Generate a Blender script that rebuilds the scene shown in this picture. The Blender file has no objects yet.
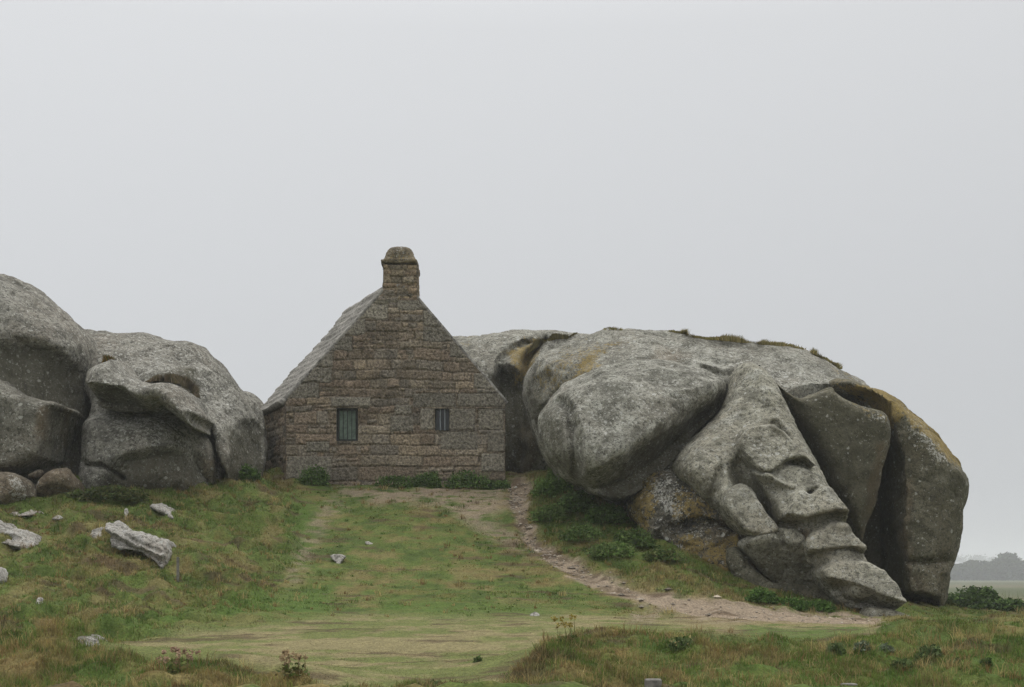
import bpy, math
import numpy as np
from mathutils import Vector

rng = np.random.default_rng(7)
F = 1024 * 50 / 36.0          # focal length in pixels
CX, HY, EYE = 512.0, 577.0, 1.6
sc = bpy.context.scene
COL = sc.collection

# ------------------------------------------------------------------ numpy helpers
def P(px, py, Y):
    px, py, Y = np.broadcast_arrays(np.asarray(px, float), np.asarray(py, float), np.asarray(Y, float))
    return np.stack([(px - CX) / F * Y, Y, EYE + (HY - py) / F * Y], -1)

def proj(V):
    Y = np.maximum(V[..., 1], 0.5)
    return CX + V[..., 0] / Y * F, HY - (V[..., 2] - EYE) / Y * F

def sstep(a, b, x):
    t = np.clip((x - a) / (b - a), 0, 1)
    return t * t * (3 - 2 * t)

def _hash(ix, iy, iz, seed):
    h = (ix.astype(np.int64) * 374761393 + iy.astype(np.int64) * 668265263 + iz.astype(np.int64) * 2147483647 + seed * 1274126177) & 0xFFFFFFFF
    h = ((h ^ (h >> 13)) * 1274126177) & 0xFFFFFFFF
    h = ((h ^ (h >> 15)) * 2246822519) & 0xFFFFFFFF
    return ((h ^ (h >> 16)) & 0xFFFFFF) / float(0xFFFFFF)

def vnoise(p, seed=0):
    """value noise, -1..1"""
    i = np.floor(p).astype(np.int64)
    f = p - i
    f = f * f * f * (f * (f * 6 - 15) + 10)
    r = 0
    for dx in (0, 1):
        for dy in (0, 1):
            for dz in (0, 1):
                w = (f[..., 0] if dx else 1 - f[..., 0]) * (f[..., 1] if dy else 1 - f[..., 1]) * (f[..., 2] if dz else 1 - f[..., 2])
                r = r + w * _hash(i[..., 0] + dx, i[..., 1] + dy, i[..., 2] + dz, seed)
    return r * 2 - 1

ROT = np.array([[0.36, 0.48, -0.8], [-0.8, 0.6, 0.0], [0.48, 0.64, 0.6]])
def fbm(p, scale=1.0, octv=4, seed=0, gain=0.5):
    q = p * scale
    a, s, t = 1.0, 0.0, 0.0
    for o in range(octv):
        s = s + a * vnoise(q, seed + o * 17)
        t += a
        a *= gain
        q = (q @ ROT.T) * 2.03 + 3.7
    return s / t

def smooth_poly(pts, n=4):
    p = np.asarray(pts, float)
    k = len(p)
    out = []
    for i in range(k):
        p0, p1, p2, p3 = p[i - 1], p[i], p[(i + 1) % k], p[(i + 2) % k]
        for t in np.arange(n) / n:
            out.append(0.5 * (2 * p1 + (p2 - p0) * t + (2 * p0 - 5 * p1 + 4 * p2 - p3) * t * t + (3 * p1 - p0 - 3 * p2 + p3) * t ** 3))
    return np.array(out)

def sd_poly(x, y, poly):
    """signed distance to a polygon, negative inside"""
    poly = np.asarray(poly, float)
    d = np.full(x.shape, 1e18)
    ins = np.zeros(x.shape, bool)
    for a, b in zip(poly, np.roll(poly, -1, 0)):
        ex, ey = b - a
        wx, wy = x - a[0], y - a[1]
        t = np.clip((wx * ex + wy * ey) / (ex * ex + ey * ey + 1e-12), 0, 1)
        d = np.minimum(d, (wx - ex * t) ** 2 + (wy - ey * t) ** 2)
        c = ((a[1] <= y) != (b[1] <= y))
        xi = a[0] + (y - a[1]) / (b[1] - a[1] + 1e-12) * ex
        ins ^= c & (x < xi)
    d = np.sqrt(d)
    return np.where(ins, -d, d)

def d_line(x, y, pts, widths=None):
    """distance to a polyline; with widths, distance divided by the local width"""
    pts = np.asarray(pts, float)
    best = np.full(x.shape, 1e18)
    for i in range(len(pts) - 1):
        a, b = pts[i], pts[i + 1]
        ex, ey = b - a
        wx, wy = x - a[0], y - a[1]
        t = np.clip((wx * ex + wy * ey) / (ex * ex + ey * ey + 1e-12), 0, 1)
        d = np.hypot(wx - ex * t, wy - ey * t)
        if widths is not None:
            d = d / (widths[i] * (1 - t) + widths[i + 1] * t)
        best = np.minimum(best, d)
    return best

def soft(x, y, poly, w):
    return 1 - sstep(-w, w, sd_poly(x, y, poly))

# ------------------------------------------------------------------ mesh helpers
def make_mesh(name, V, faces, colors=None, smooth=True, extra=None):
    """faces: list of int arrays, each (n,k)"""
    me = bpy.data.meshes.new(name)
    V = np.asarray(V, np.float32)
    me.vertices.add(len(V)); me.vertices.foreach_set('co', V.ravel())
    loops, starts, tot, off = [], [], [], 0
    for f in faces:
        f = np.asarray(f, np.int32)
        if len(f) == 0: continue
        n, k = f.shape
        loops.append(f.ravel()); starts.append(off + np.arange(n) * k); tot.append(np.full(n, k)); off += n * k
    loops = np.concatenate(loops).astype(np.int32); starts = np.concatenate(starts).astype(np.int32)
    me.loops.add(len(loops)); me.loops.foreach_set('vertex_index', loops)
    me.polygons.add(len(starts)); me.polygons.foreach_set('loop_start', starts)
    me.update(calc_edges=True)
    me.polygons.foreach_set('use_smooth', np.full(len(starts), smooth, bool))
    for nm, c in (('Col', colors), ('mask', extra)):
        if c is not None:
            at = me.color_attributes.new(nm, 'FLOAT_COLOR', 'POINT')
            c = np.asarray(c, np.float32)
            if c.shape[1] == 3: c = np.concatenate([c, np.ones((len(c), 1), np.float32)], 1)
            at.data.foreach_set('color', c.ravel())
    me.validate()
    return me

def link(name, me, mat=None, loc=(0, 0, 0), parent=None):
    o = bpy.data.objects.new(name, me)
    o.location = loc
    if mat is not None and me is not None: me.materials.append(mat)
    if parent is not None: o.parent = parent
    COL.objects.link(o)
    return o

def tag(o, label=None, cat=None, group=None, kind=None):
    if label: o['label'] = label
    if cat: o['category'] = cat
    if group: o['group'] = group
    if kind: o['kind'] = kind
    return o

def obj_from(name, V, faces, mat, parent=None, colors=None, smooth=True, extra=None, origin=None):
    V = np.asarray(V, float)
    if origin is None:
        origin = np.array([V[:, 0].mean(), V[:, 1].mean(), V[:, 2].min()])
    origin = np.asarray(origin, float)
    loc = origin.copy()
    if parent is not None:
        q = parent
        while q is not None:
            loc = loc - np.array(q.location); q = q.parent
    return link(name, make_mesh(name, V - origin, faces, colors, smooth, extra), mat, loc, parent)

BOXF = np.array([[0, 3, 2, 1], [4, 5, 6, 7], [0, 1, 5, 4], [1, 2, 6, 5], [2, 3, 7, 6], [3, 0, 4, 7]])
def box_v(x0, x1, y0, y1, z0, z1):
    return np.array([[x0, y0, z0], [x1, y0, z0], [x1, y1, z0], [x0, y1, z0], [x0, y0, z1], [x1, y0, z1], [x1, y1, z1], [x0, y1, z1]], float)
def join(parts):
    V, Fs, off = [], [], 0
    for v, f in parts:
        V.append(v); Fs.append(f + off); off += len(v)
    return np.concatenate(V), Fs

# ------------------------------------------------------------------ surface nets
def surface_nets(Fv, o, h):
    s = Fv < 0
    nx, ny, nz = Fv.shape
    c = np.zeros((nx - 1, ny - 1, nz - 1), np.uint8)
    for dx in (0, 1):
        for dy in (0, 1):
            for dz in (0, 1):
                c += s[dx:nx - 1 + dx, dy:ny - 1 + dy, dz:nz - 1 + dz]
    act = (c > 0) & (c < 8)
    idx = np.argwhere(act)
    ids = np.full(act.shape, -1, np.int32)
    ids[act] = np.arange(len(idx))
    acc = np.zeros((len(idx), 3)); cnt = np.zeros(len(idx))
    for a in np.ndindex(2, 2, 2):
        for ax in range(3):
            if a[ax]: continue
            b = list(a); b[ax] = 1
            fa = Fv[idx[:, 0] + a[0], idx[:, 1] + a[1], idx[:, 2] + a[2]]
            fb = Fv[idx[:, 0] + b[0], idx[:, 1] + b[1], idx[:, 2] + b[2]]
            cr = (fa < 0) != (fb < 0)
            t = np.where(cr, fa / np.where(cr, fa - fb, 1), 0)
            p = np.tile(np.array(a, float), (len(idx), 1)); p[:, ax] = t
            acc[cr] += p[cr]; cnt[cr] += 1
    V = (idx + acc / cnt[:, None]) * h + o
    Q = []
    for ax in range(3):
        b1, b2 = (ax + 1) % 3, (ax + 2) % 3
        lo = np.moveaxis(s, ax, 0)
        e = np.argwhere(s.take(range(0, s.shape[ax] - 1), ax) != s.take(range(1, s.shape[ax]), ax))
        e = e[(e[:, b1] > 0) & (e[:, b2] > 0) & (e[:, b1] < s.shape[b1] - 1) & (e[:, b2] < s.shape[b2] - 1)]
        q = []
        for d1, d2 in ((1, 1), (0, 1), (0, 0), (1, 0)):
            k = e.copy(); k[:, b1] -= d1; k[:, b2] -= d2
            q.append(ids[k[:, 0], k[:, 1], k[:, 2]])
        q = np.stack(q, 1)
        st = s[e[:, 0], e[:, 1], e[:, 2]]
        q[~st] = q[~st][:, ::-1]
        Q.append(q)
    return V, np.concatenate(Q)

def vnormals(V, Q):
    n = np.cross(V[Q[:, 2]] - V[Q[:, 0]], V[Q[:, 3]] - V[Q[:, 1]])
    N = np.zeros_like(V)
    for k in range(4):
        for ax in range(3):
            N[:, ax] += np.bincount(Q[:, k], n[:, ax], len(V))
    return N / (np.linalg.norm(N, axis=1, keepdims=True) + 1e-12)

class Pillow:
    """a rounded lump: traced outline on a tilted mid plane, own thickness front and back"""
    def __init__(s, pts, Y, hf, hb, R, a=0.0, b=0.0, p=2.2, flat=0.0, carve=(), planes=(), sm=4, fit=0.6):
        q = smooth_poly(pts, sm) if sm > 1 else np.asarray(pts, float)
        c = q.mean(0)
        s.x0, s.z0 = P(c[0], c[1], Y)[[0, 2]]
        s.Y, s.a, s.b, s.hf, s.hb, s.R, s.p, s.flat = Y, a, b, hf, hb, R, p, flat
        # the widest visible section lies in front of (or behind) the mid plane: step the traced outline in by that much
        t = np.roll(q, -1, 0) - np.roll(q, 1, 0); area = 0.5 * np.sum(q[:, 0] * np.roll(q[:, 1], -1) - np.roll(q[:, 0], -1) * q[:, 1])
        nrm = np.stack([t[:, 1], -t[:, 0]], 1) * np.sign(area); nrm /= np.linalg.norm(nrm, axis=1, keepdims=True) + 1e-9
        al = ((q[:, 0] - CX) * nrm[:, 0] + (q[:, 1] - HY) * nrm[:, 1]) / Y
        kk = np.linspace(0, 1, 41)[None]; prof = R * F / Y * (1 - (1 - kk ** p) ** (1 / p))
        gain_ = np.maximum(np.max(al[:, None] * kk * (hf - flat) - prof, 1), np.max(-al[:, None] * kk * hb - prof, 1))
        gain_ = np.clip(gain_ * fit, 0, min(9.0, 0.7 * R * F / Y))
        gain_ = (np.roll(gain_, 1) + 2 * gain_ + np.roll(gain_, -1)) / 4
        q = q - nrm * gain_[:, None]
        # points where each pixel ray meets the tilted mid plane
        rx, rz = (q[:, 0] - CX) / F, (HY - q[:, 1]) / F
        Yp = (Y - a * s.x0 + b * (EYE - s.z0)) / (1 - a * rx - b * rz)
        s.poly = np.stack([rx * Yp, EYE + rz * Yp], 1)
        s.yy = Yp
        s.carve, s.planes = carve, planes
        e = s.yc(s.poly[:, 0], s.poly[:, 1])
        s.lo = np.array([s.poly[:, 0].min(), e.min() - hf, s.poly[:, 1].min()])
        s.hi = np.array([s.poly[:, 0].max(), e.max() + hb, s.poly[:, 1].max()])
    def yc(s, x, z):
        return s.Y + s.a * (x - s.x0) + s.b * (z - s.z0)
    def field(s, gx, gy, gz):
        X, Z = np.meshgrid(gx, gz, indexing='ij')
        d = sd_poly(X, Z, s.poly)
        yc = s.yc(X, Z)
        # pixel coordinates of the front skin, for the traced creases
        yf = yc - s.hf * 0.8
        px, py = CX + X / yf * F, HY - (Z - EYE) / yf * F
        if s.carve:
            q3 = np.stack([X, yf * 0 + s.Y, Z], -1)
            px = px + 1.3 * fbm(q3, 1.9, 3, 301); py = py + 1.3 * fbm(q3, 1.9, 3, 302)
        c = np.zeros_like(X)
        for cv in s.carve:
            if cv[0] == 'line':      # ('line', pts, width px, depth m)
                c += cv[3] * np.exp(-(d_line(px, py, cv[1]) / cv[2]) ** 2)
            elif cv[0] == 'area':    # ('area', pts, soft px, depth m)
                c += cv[3] * (1 - sstep(-cv[2], cv[2], sd_poly(px, py, smooth_poly(cv[1], 3))))
            elif cv[0] == 'fold':    # ('fold', poly, slope m/px, max m): a plane dropping away inside the polygon
                c += np.minimum(np.maximum(-sd_poly(px, py, cv[1]), 0) * cv[2], cv[3])
            elif cv[0] == 'ramp':    # ('ramp', (px,py), (dx,dy) unit, slope m/px): cut back beyond an edge
                t = (px - cv[1][0]) * cv[2][0] + (py - cv[1][1]) * cv[2][1]
                t = np.maximum(t, 0) if len(cv) < 5 else 0.5 * (t + np.sqrt(t * t + cv[4] ** 2))
                c += cv[3] * t
        w1 = np.maximum(d + s.R, 0)[:, None, :]
        q = gy[None, :, None] - yc[:, None, :]
        front = q < 0
        w2 = np.where(front, (np.maximum(-q - s.flat, 0) + c[:, None, :]) * (s.R / s.hf), np.maximum(q - s.flat, 0) * (s.R / s.hb))
        w2 = np.maximum(w2, 0)
        f = (w1 ** s.p + w2 ** s.p) ** (1 / s.p) - s.R
        k = min(1.0, s.hf / s.R)
        f = f * max(k, 0.4)
        return f

def smin(a, b, k):
    if k <= 0: return np.minimum(a, b)
    h = np.clip(0.5 + 0.5 * (b - a) / k, 0, 1)
    return b * (1 - h) + a * h - k * h * (1 - h)

def build_rock(name, lumps, h, mat, masks=(), k=0.08, amp=(0.10, 0.02), sc_=(0.8, 4.0), seed=0, cuts=(), ridge=0.0, cracks=0.0, facet=0.0, parent=None, cut_k=0.05):
    lo = np.min([l.lo for l in lumps], 0) - 3.5 * h - amp[0]
    hi = np.max([l.hi for l in lumps], 0) + 3.5 * h + amp[0]
    gx, gy, gz = [np.arange(lo[i], hi[i] + h, h) for i in range(3)]
    Fv = None
    for l in lumps:
        f = l.field(gx, gy, gz)
        Fv = f if Fv is None else smin(Fv, f, k)
    for (pt, n) in cuts:       # plane cuts: keep the side away from the normal
        n = np.asarray(n, float); n /= np.linalg.norm(n)
        pl = (gx[:, None, None] - pt[0]) * n[0] + (gy[None, :, None] - pt[1]) * n[1] + (gz[None, None, :] - pt[2]) * n[2]
        Fv = -smin(-Fv, -pl, cut_k)
    Fv = Fv.astype(np.float32)
    for ax in range(3):
        sl = [slice(None)] * 3
        for e in (0, -1):
            sl[ax] = e; Fv[tuple(sl)] = np.maximum(Fv[tuple(sl)], h)
    V, Q = surface_nets(Fv, lo, h)
    N = vnormals(V, Q)
    dsp = amp[0] * fbm(V, sc_[0], 3, seed) + amp[1] * fbm(V, sc_[1], 4, seed + 50, 0.6)
    if ridge: dsp = dsp - ridge * np.abs(fbm(V * np.array([1, 1, 1.8]), sc_[1] * 0.55, 3, seed + 70)) + ridge * 0.25
    if cracks:
        zc = fbm(V * np.array([1, 1, 0.55]) + seed, 0.42, 3, seed + 33)
        zc2 = fbm(V * np.array([0.6, 1, 1.2]) - seed, 0.5, 3, seed + 37)
        wmk = sstep(-0.1, 0.25, fbm(V, 0.5, 2, seed + 39))
        dsp = dsp - cracks * wmk * np.exp(-(zc / 0.018) ** 2) - cracks * 0.8 * (1 - wmk) * np.exp(-(zc2 / 0.016) ** 2)
    if facet:      # broken planar faces: piecewise-linear relief meeting in edges
        t1 = fbm(V, 0.9, 2, seed + 44) * 3.2; t2 = fbm(V, 1.3, 2, seed + 45) * 3.0
        dsp = dsp + facet * (np.abs((t1 % 2) - 1) - 0.5) + 0.6 * facet * (np.abs((t2 % 2) - 1) - 0.5)
    V = V + N * dsp[:, None]
    px, py = proj(V)
    wob = fbm(V, 1.6, 3, seed + 90) * 9
    wob2 = fbm(V, 1.6, 3, seed + 91) * 9
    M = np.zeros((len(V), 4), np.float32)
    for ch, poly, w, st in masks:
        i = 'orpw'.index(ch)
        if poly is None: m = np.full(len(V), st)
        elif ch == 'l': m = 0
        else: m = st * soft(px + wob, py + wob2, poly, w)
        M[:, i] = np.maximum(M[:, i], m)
    return obj_from(name, V, [Q], mat, parent, extra=M)

# ------------------------------------------------------------------ node helpers
class NT:
    def __init__(s, name):
        s.m = bpy.data.materials.new(name); s.m.use_nodes = True
        s.t = s.m.node_tree; s.t.nodes.clear()
        s.out = s.n('ShaderNodeOutputMaterial')
        s.bsdf = s.n('ShaderNodeBsdfPrincipled')
        s.l(s.bsdf.outputs[0], s.out.inputs[0])
        s.bsdf.inputs['Specular IOR Level'].default_value = 0.12
        s.bsdf.inputs['Roughness'].default_value = 0.95
    def n(s, typ, **kw):
        x = s.t.nodes.new(typ)
        for k, v in kw.items(): setattr(x, k, v)
        return x
    def l(s, a, b): s.t.links.new(a, b)
    def set(s, sock, v):
        if hasattr(v, 'is_output') or isinstance(v, bpy.types.NodeSocket): s.l(v, sock)
        else: sock.default_value = v
    def coord(s, scale=(1, 1, 1)):
        tc = s.n('ShaderNodeTexCoord'); mp = s.n('ShaderNodeMapping')
        s.l(tc.outputs['Object'], mp.inputs[0]); mp.inputs['Scale'].default_value = scale
        return mp.outputs[0]
    def noise(s, vec, scale, detail=5, rough=0.6, dist=0.0):
        x = s.n('ShaderNodeTexNoise'); s.l(vec, x.inputs['Vector'])
        x.inputs['Scale'].default_value = scale; x.inputs['Detail'].default_value = detail
        x.inputs['Roughness'].default_value = rough; x.inputs['Distortion'].default_value = dist
        return x.outputs[0]
    def ramp(s, fac, a, b, va=0.0, vb=1.0):
        x = s.n('ShaderNodeMapRange', interpolation_type='SMOOTHSTEP')
        s.set(x.inputs[0], fac); x.inputs[1].default_value = a; x.inputs[2].default_value = b
        x.inputs[3].default_value = va; x.inputs[4].default_value = vb
        return x.outputs[0]
    def math(s, op, a, b=0.0, clamp=False):
        x = s.n('ShaderNodeMath', operation=op, use_clamp=clamp)
        s.set(x.inputs[0], a); s.set(x.inputs[1], b)
        return x.outputs[0]
    def mix(s, fac, a, b, mode='MIX'):
        x = s.n('ShaderNodeMix', data_type='RGBA', blend_type=mode)
        s.set(x.inputs[0], fac)
        s.set(x.inputs[6], a if not isinstance(a, tuple) else (*a, 1)[:4])
        s.set(x.inputs[7], b if not isinstance(b, tuple) else (*b, 1)[:4])
        return x.outputs[2]
    def attr(s, name):
        return s.n('ShaderNodeAttribute', attribute_name=name)
    def bump(s, h, strength, dist, prev=None):
        x = s.n('ShaderNodeBump'); x.inputs['Strength'].default_value = strength; x.inputs['Distance'].default_value = dist
        s.l(h, x.inputs['Height'])
        if prev is not None: s.l(prev, x.inputs['Normal'])
        return x.outputs[0]

def rock_material(name, dark, light, pale_amt=0.5, warm=(0.25, 0.2, 0.14)):
    N = NT(name)
    v = N.coord()
    big = N.noise(v, 0.5, 5, 0.62)
    big2 = N.noise(v, 1.3, 5, 0.65, 0.2)
    mid = N.noise(v, 4.5, 6, 0.7)
    fine = N.noise(v, 15, 6, 0.75)
    spk = N.noise(v, 48, 3, 0.75)
    streak = N.noise(N.coord((2.6, 2.6, 0.35)), 1.4, 5, 0.65, 0.4)
    c = N.mix(N.ramp(N.math('ADD', N.math('MULTIPLY', mid, 0.6), N.math('MULTIPLY', big2, 0.4)), 0.36, 0.64), dark, light)
    c = N.mix(N.ramp(big, 0.42, 0.7, 0, 0.6), c, warm)
    patch = N.noise(v, 2.3, 7, 0.72, 0.15)
    c = N.mix(N.ramp(patch, 0.53, 0.60, 0, 0.45), c, tuple(min(0.5, x * 1.3) for x in light))
    c = N.mix(N.ramp(patch, 0.40, 0.46, 0.5, 0.0), c, tuple(x * 0.55 for x in dark))
    # large darker fields of crustose lichen, then dark and pale specks
    c = N.mix(N.ramp(big2, 0.34, 0.50, 0.45, 0.0), c, tuple(x * 0.5 for x in dark))
    c = N.mix(N.ramp(fine, 0.41, 0.50, 0.85, 0.0), c, tuple(x * 0.38 for x in dark))
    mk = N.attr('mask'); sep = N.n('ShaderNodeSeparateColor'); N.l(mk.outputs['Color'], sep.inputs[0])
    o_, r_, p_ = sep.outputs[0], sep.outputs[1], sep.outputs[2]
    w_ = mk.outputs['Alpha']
    alg_shade = N.math('MULTIPLY', r_, N.ramp(N.math('ADD', N.math('MULTIPLY', mid, 0.5), N.math('MULTIPLY', streak, 0.5)), 0.25, 0.55, 0.5, 1.0))  # olive algae, plus painted shade where r masks follow hollows, gaps and undersides
    c = N.mix(alg_shade, c, (0.070, 0.064, 0.038))
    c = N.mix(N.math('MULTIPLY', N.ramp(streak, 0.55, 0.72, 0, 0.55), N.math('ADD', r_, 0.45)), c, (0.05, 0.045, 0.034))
    c = N.mix(N.math('MULTIPLY', w_, N.ramp(fine, 0.3, 0.6, 0.35, 0.9)), c, (0.22, 0.15, 0.085))
    # pale lichen: small crisp spots, clustered
    pl = N.noise(v, 17, 5, 0.7)
    th = N.math('ADD', pl, N.math('ADD', N.math('MULTIPLY', p_, 0.13), N.math('ADD', N.math('MULTIPLY', spk, 0.16), N.math('MULTIPLY', mid, 0.22))))
    lim = 0.825 - 0.05 * pale_amt
    c = N.mix(N.math('MULTIPLY', N.ramp(th, lim - 0.03, lim + 0.03, 0, 0.8), N.math('SUBTRACT', 1.0, N.math('MULTIPLY', r_, 0.6))), c, (0.50, 0.49, 0.44))
    vo = N.n('ShaderNodeTexVoronoi'); vo.inputs['Scale'].default_value = 8.5; vo.inputs['Randomness'].default_value = 1.0
    wv = N.n('ShaderNodeVectorMath', operation='MULTIPLY_ADD'); nz = N.n('ShaderNodeTexNoise'); N.l(v, nz.inputs['Vector']); nz.inputs['Scale'].default_value = 9; nz.inputs['Detail'].default_value = 3
    N.l(nz.outputs['Color'], wv.inputs[0]); wv.inputs[1].default_value = (0.10, 0.10, 0.10); N.l(v, wv.inputs[2]); N.l(wv.outputs[0], vo.inputs['Vector'])
    sc3 = N.n('ShaderNodeSeparateColor'); N.l(vo.outputs['Color'], sc3.inputs[0])
    pick = N.math('GREATER_THAN', N.math('ADD', N.math('ADD', sc3.outputs[0], N.math('MULTIPLY', p_, 0.35)), N.math('MULTIPLY', big2, 0.35)), 1.08 - 0.06 * pale_amt)
    rad = N.math('MULTIPLY', sc3.outputs[1], 0.42)
    spot = N.math('MULTIPLY', pick, N.ramp(N.math('SUBTRACT', vo.outputs['Distance'], rad), -0.06, 0.04, 0.85, 0.0))
    spot = N.math('MULTIPLY', spot, N.math('SUBTRACT', 1.0, N.math('MULTIPLY', r_, 0.55)))
    c = N.mix(spot, c, N.mix(sc3.outputs[2], (0.40, 0.40, 0.36), (0.56, 0.55, 0.50)))
    on = N.math('ADD', N.math('MULTIPLY', N.noise(v, 6.0, 8, 0.8), 0.55), N.math('MULTIPLY', fine, 0.45))
    ol = N.math('ADD', N.math('MULTIPLY', N.math('SUBTRACT', on, 0.5), 3.0), N.math('MULTIPLY', o_, 0.62))
    c = N.mix(N.math('MULTIPLY', N.ramp(ol, 0.36, 0.56, 0, 0.85), N.ramp(spk, 0.3, 0.5, 0.5, 1.0)), c, N.mix(mid, (0.17, 0.125, 0.045), (0.36, 0.255, 0.07)))
    c = N.mix(N.ramp(spk, 0.35, 0.6, 0.4, 0.0), c, (0.04, 0.04, 0.034))
    N.l(c, N.bsdf.inputs['Base Color'])
    b = N.bump(big2, 0.4, 0.25)
    b = N.bump(mid, 0.55, 0.09, b)
    b = N.bump(fine, 0.8, 0.04, b)
    b = N.bump(spk, 0.5, 0.012, b)
    N.l(b, N.bsdf.inputs['Normal'])
    return N.m

def simple_material(name, col, rough=0.9, var=0.3, scale=8.0, bump=0.3, spec=0.2):
    N = NT(name); v = N.coord()
    n = N.noise(v, scale, 5, 0.65)
    c = N.mix(N.ramp(n, 0.3, 0.7), tuple(x * (1 - var) for x in col), tuple(min(1, x * (1 + var)) for x in col))
    N.l(c, N.bsdf.inputs['Base Color']); N.bsdf.inputs['Roughness'].default_value = rough
    N.bsdf.inputs['Specular IOR Level'].default_value = spec
    if bump: N.l(N.bump(n, bump, 0.02), N.bsdf.inputs['Normal'])
    return N.m

def vcol_material(name, noise_scale=20, amt=0.35, bump=0.5, dist=0.02, spec=0.1, speck=None, transl=0.0):
    N = NT(name); v = N.coord()
    a = N.attr('Col').outputs['Color']
    n = N.noise(v, noise_scale, 6, 0.7)
    c = N.mix(1.0, a, N.mix(N.ramp(n, 0.3, 0.7), (1 - amt,) * 3, (1 + amt,) * 3), 'MULTIPLY')
    if speck:
        s = N.noise(v, speck[0], 4, 0.7)
        c = N.mix(N.ramp(s, speck[1], speck[1] + 0.08, 0, speck[3]), c, speck[2])
        s2 = N.noise(v, speck[0] * 0.7, 4, 0.7)
        c = N.mix(N.ramp(s2, 0.36, 0.46, 0.6, 0.0), c, (0.035, 0.032, 0.026))
    N.l(c, N.bsdf.inputs['Base Color'])
    N.bsdf.inputs['Specular IOR Level'].default_value = spec
    if bump: N.l(N.bump(n, bump, dist), N.bsdf.inputs['Normal'])
    if transl:
        tr = N.n('ShaderNodeBsdfTranslucent'); N.l(c, tr.inputs[0])
        mx = N.n('ShaderNodeMixShader'); mx.inputs[0].default_value = transl
        N.l(N.bsdf.outputs[0], mx.inputs[1]); N.l(tr.outputs[0], mx.inputs[2]); N.l(mx.outputs[0], N.out.inputs[0])
    return N.m

M_GREY = rock_material('granite_grey', (0.195, 0.188, 0.152), (0.40, 0.388, 0.33), 0.6, (0.27, 0.245, 0.195))
M_LEFT = rock_material('granite_left', (0.16, 0.152, 0.126), (0.33, 0.317, 0.272), 0.6, (0.25, 0.212, 0.165))
M_SLAB = rock_material('granite_slab', (0.245, 0.234, 0.183), (0.45, 0.43, 0.342), 0.3, (0.31, 0.275, 0.205))
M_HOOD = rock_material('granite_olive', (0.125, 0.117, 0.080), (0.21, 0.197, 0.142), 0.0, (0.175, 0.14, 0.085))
M_LICH = rock_material('granite_lichen', (0.075, 0.072, 0.064), (0.16, 0.143, 0.105), 0.7, (0.19, 0.125, 0.05))
M_PALE = rock_material('quartz_pale', (0.33, 0.31, 0.275), (0.52, 0.495, 0.45), 1.2, (0.36, 0.31, 0.25))
M_TAN = rock_material('granite_tan', (0.17, 0.14, 0.10), (0.29, 0.25, 0.19), 0.3, (0.27, 0.20, 0.13))

# ------------------------------------------------------------------ ground
CTRL = [  # px, py, Y
    (0, 687, 13), (200, 687, 13), (330, 687, 13.3), (450, 687, 13.5), (600, 687, 13), (800, 687, 13), (1024, 687, 13),
    (400, 650, 17.5), (300, 645, 18), (100, 645, 19), (250, 628, 21.5), (400, 612, 24.5), (540, 616, 24), (0, 640, 19),
    (400, 592, 26.8), (300, 590, 27), (400, 540, 31), (300, 540, 31), (400, 502, 34), (400, 488, 35.5), (300, 488, 35.3), (500, 490, 35.5),
    (0, 612, 23), (0, 560, 27), (0, 512, 30.5), (150, 502, 32), (150, 560, 27.5), (150, 605, 24), (80, 497, 31.8),
    (225, 520, 31.5), (235, 484, 34.5), (230, 570, 27.5), (265, 473, 36.2),
    (520, 495, 35), (530, 540, 31.5), (600, 580, 28.3), (700, 606, 26.6), (780, 614, 26.4), (860, 619, 26.2),
    (560, 500, 33.5), (640, 548, 30), (700, 577, 28.8), (755, 602, 28), (850, 614, 28), (940, 616, 30.5), (560, 472, 36.5),
    (560, 622, 21.5), (700, 628, 21), (860, 634, 20), (950, 627, 21.5), (1024, 622, 23), (700, 655, 16.5), (600, 660, 16.2),
    (900, 650, 16.2), (1010, 640, 17),
]
cw = P(*np.array(CTRL).T)
WORLD = [(-12, 22, 1.5), (-14, 30, 3.2), (-13, 40, 3.8), (-5, 40, 4.1), (-4, 44, 3.8), (2, 42, 3.2), (6, 38, 1.8), (10, 34, 0.9), (12, 40, 0.55), (14, 30, 0.8),
         (17, 47, 0.42), (10, 46, 1.0), (-20, 36, 3.0), (-20, 20, 1.2), (16, 20, 0.95), (-12, 13, 0.6), (12, 13, 0.55), (0, 9, 0.42), (-12, 7, 0.3), (12, 7, 0.3), (0, 50, 2.3), (-15, 50, 2.6), (20, 36, 0.6), (0, 2, 0.05), (-14, 0, 0), (14, 0, 0)]
pts = np.concatenate([cw, np.array(WORLD, float)])
def _tps(r): return np.where(r > 0, r * r * np.log(r + 1e-9), 0)
n_ = len(pts)
A_ = np.zeros((n_ + 3, n_ + 3))
A_[:n_, :n_] = _tps(np.hypot(pts[:, None, 0] - pts[None, :, 0], pts[:, None, 1] - pts[None, :, 1])) + np.eye(n_) * 0.35
A_[:n_, n_] = 1; A_[:n_, n_ + 1:] = pts[:, :2]; A_[n_:, :n_] = A_[:n_, n_:].T
W_ = np.linalg.solve(A_, np.concatenate([pts[:, 2], [0, 0, 0]]))

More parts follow.
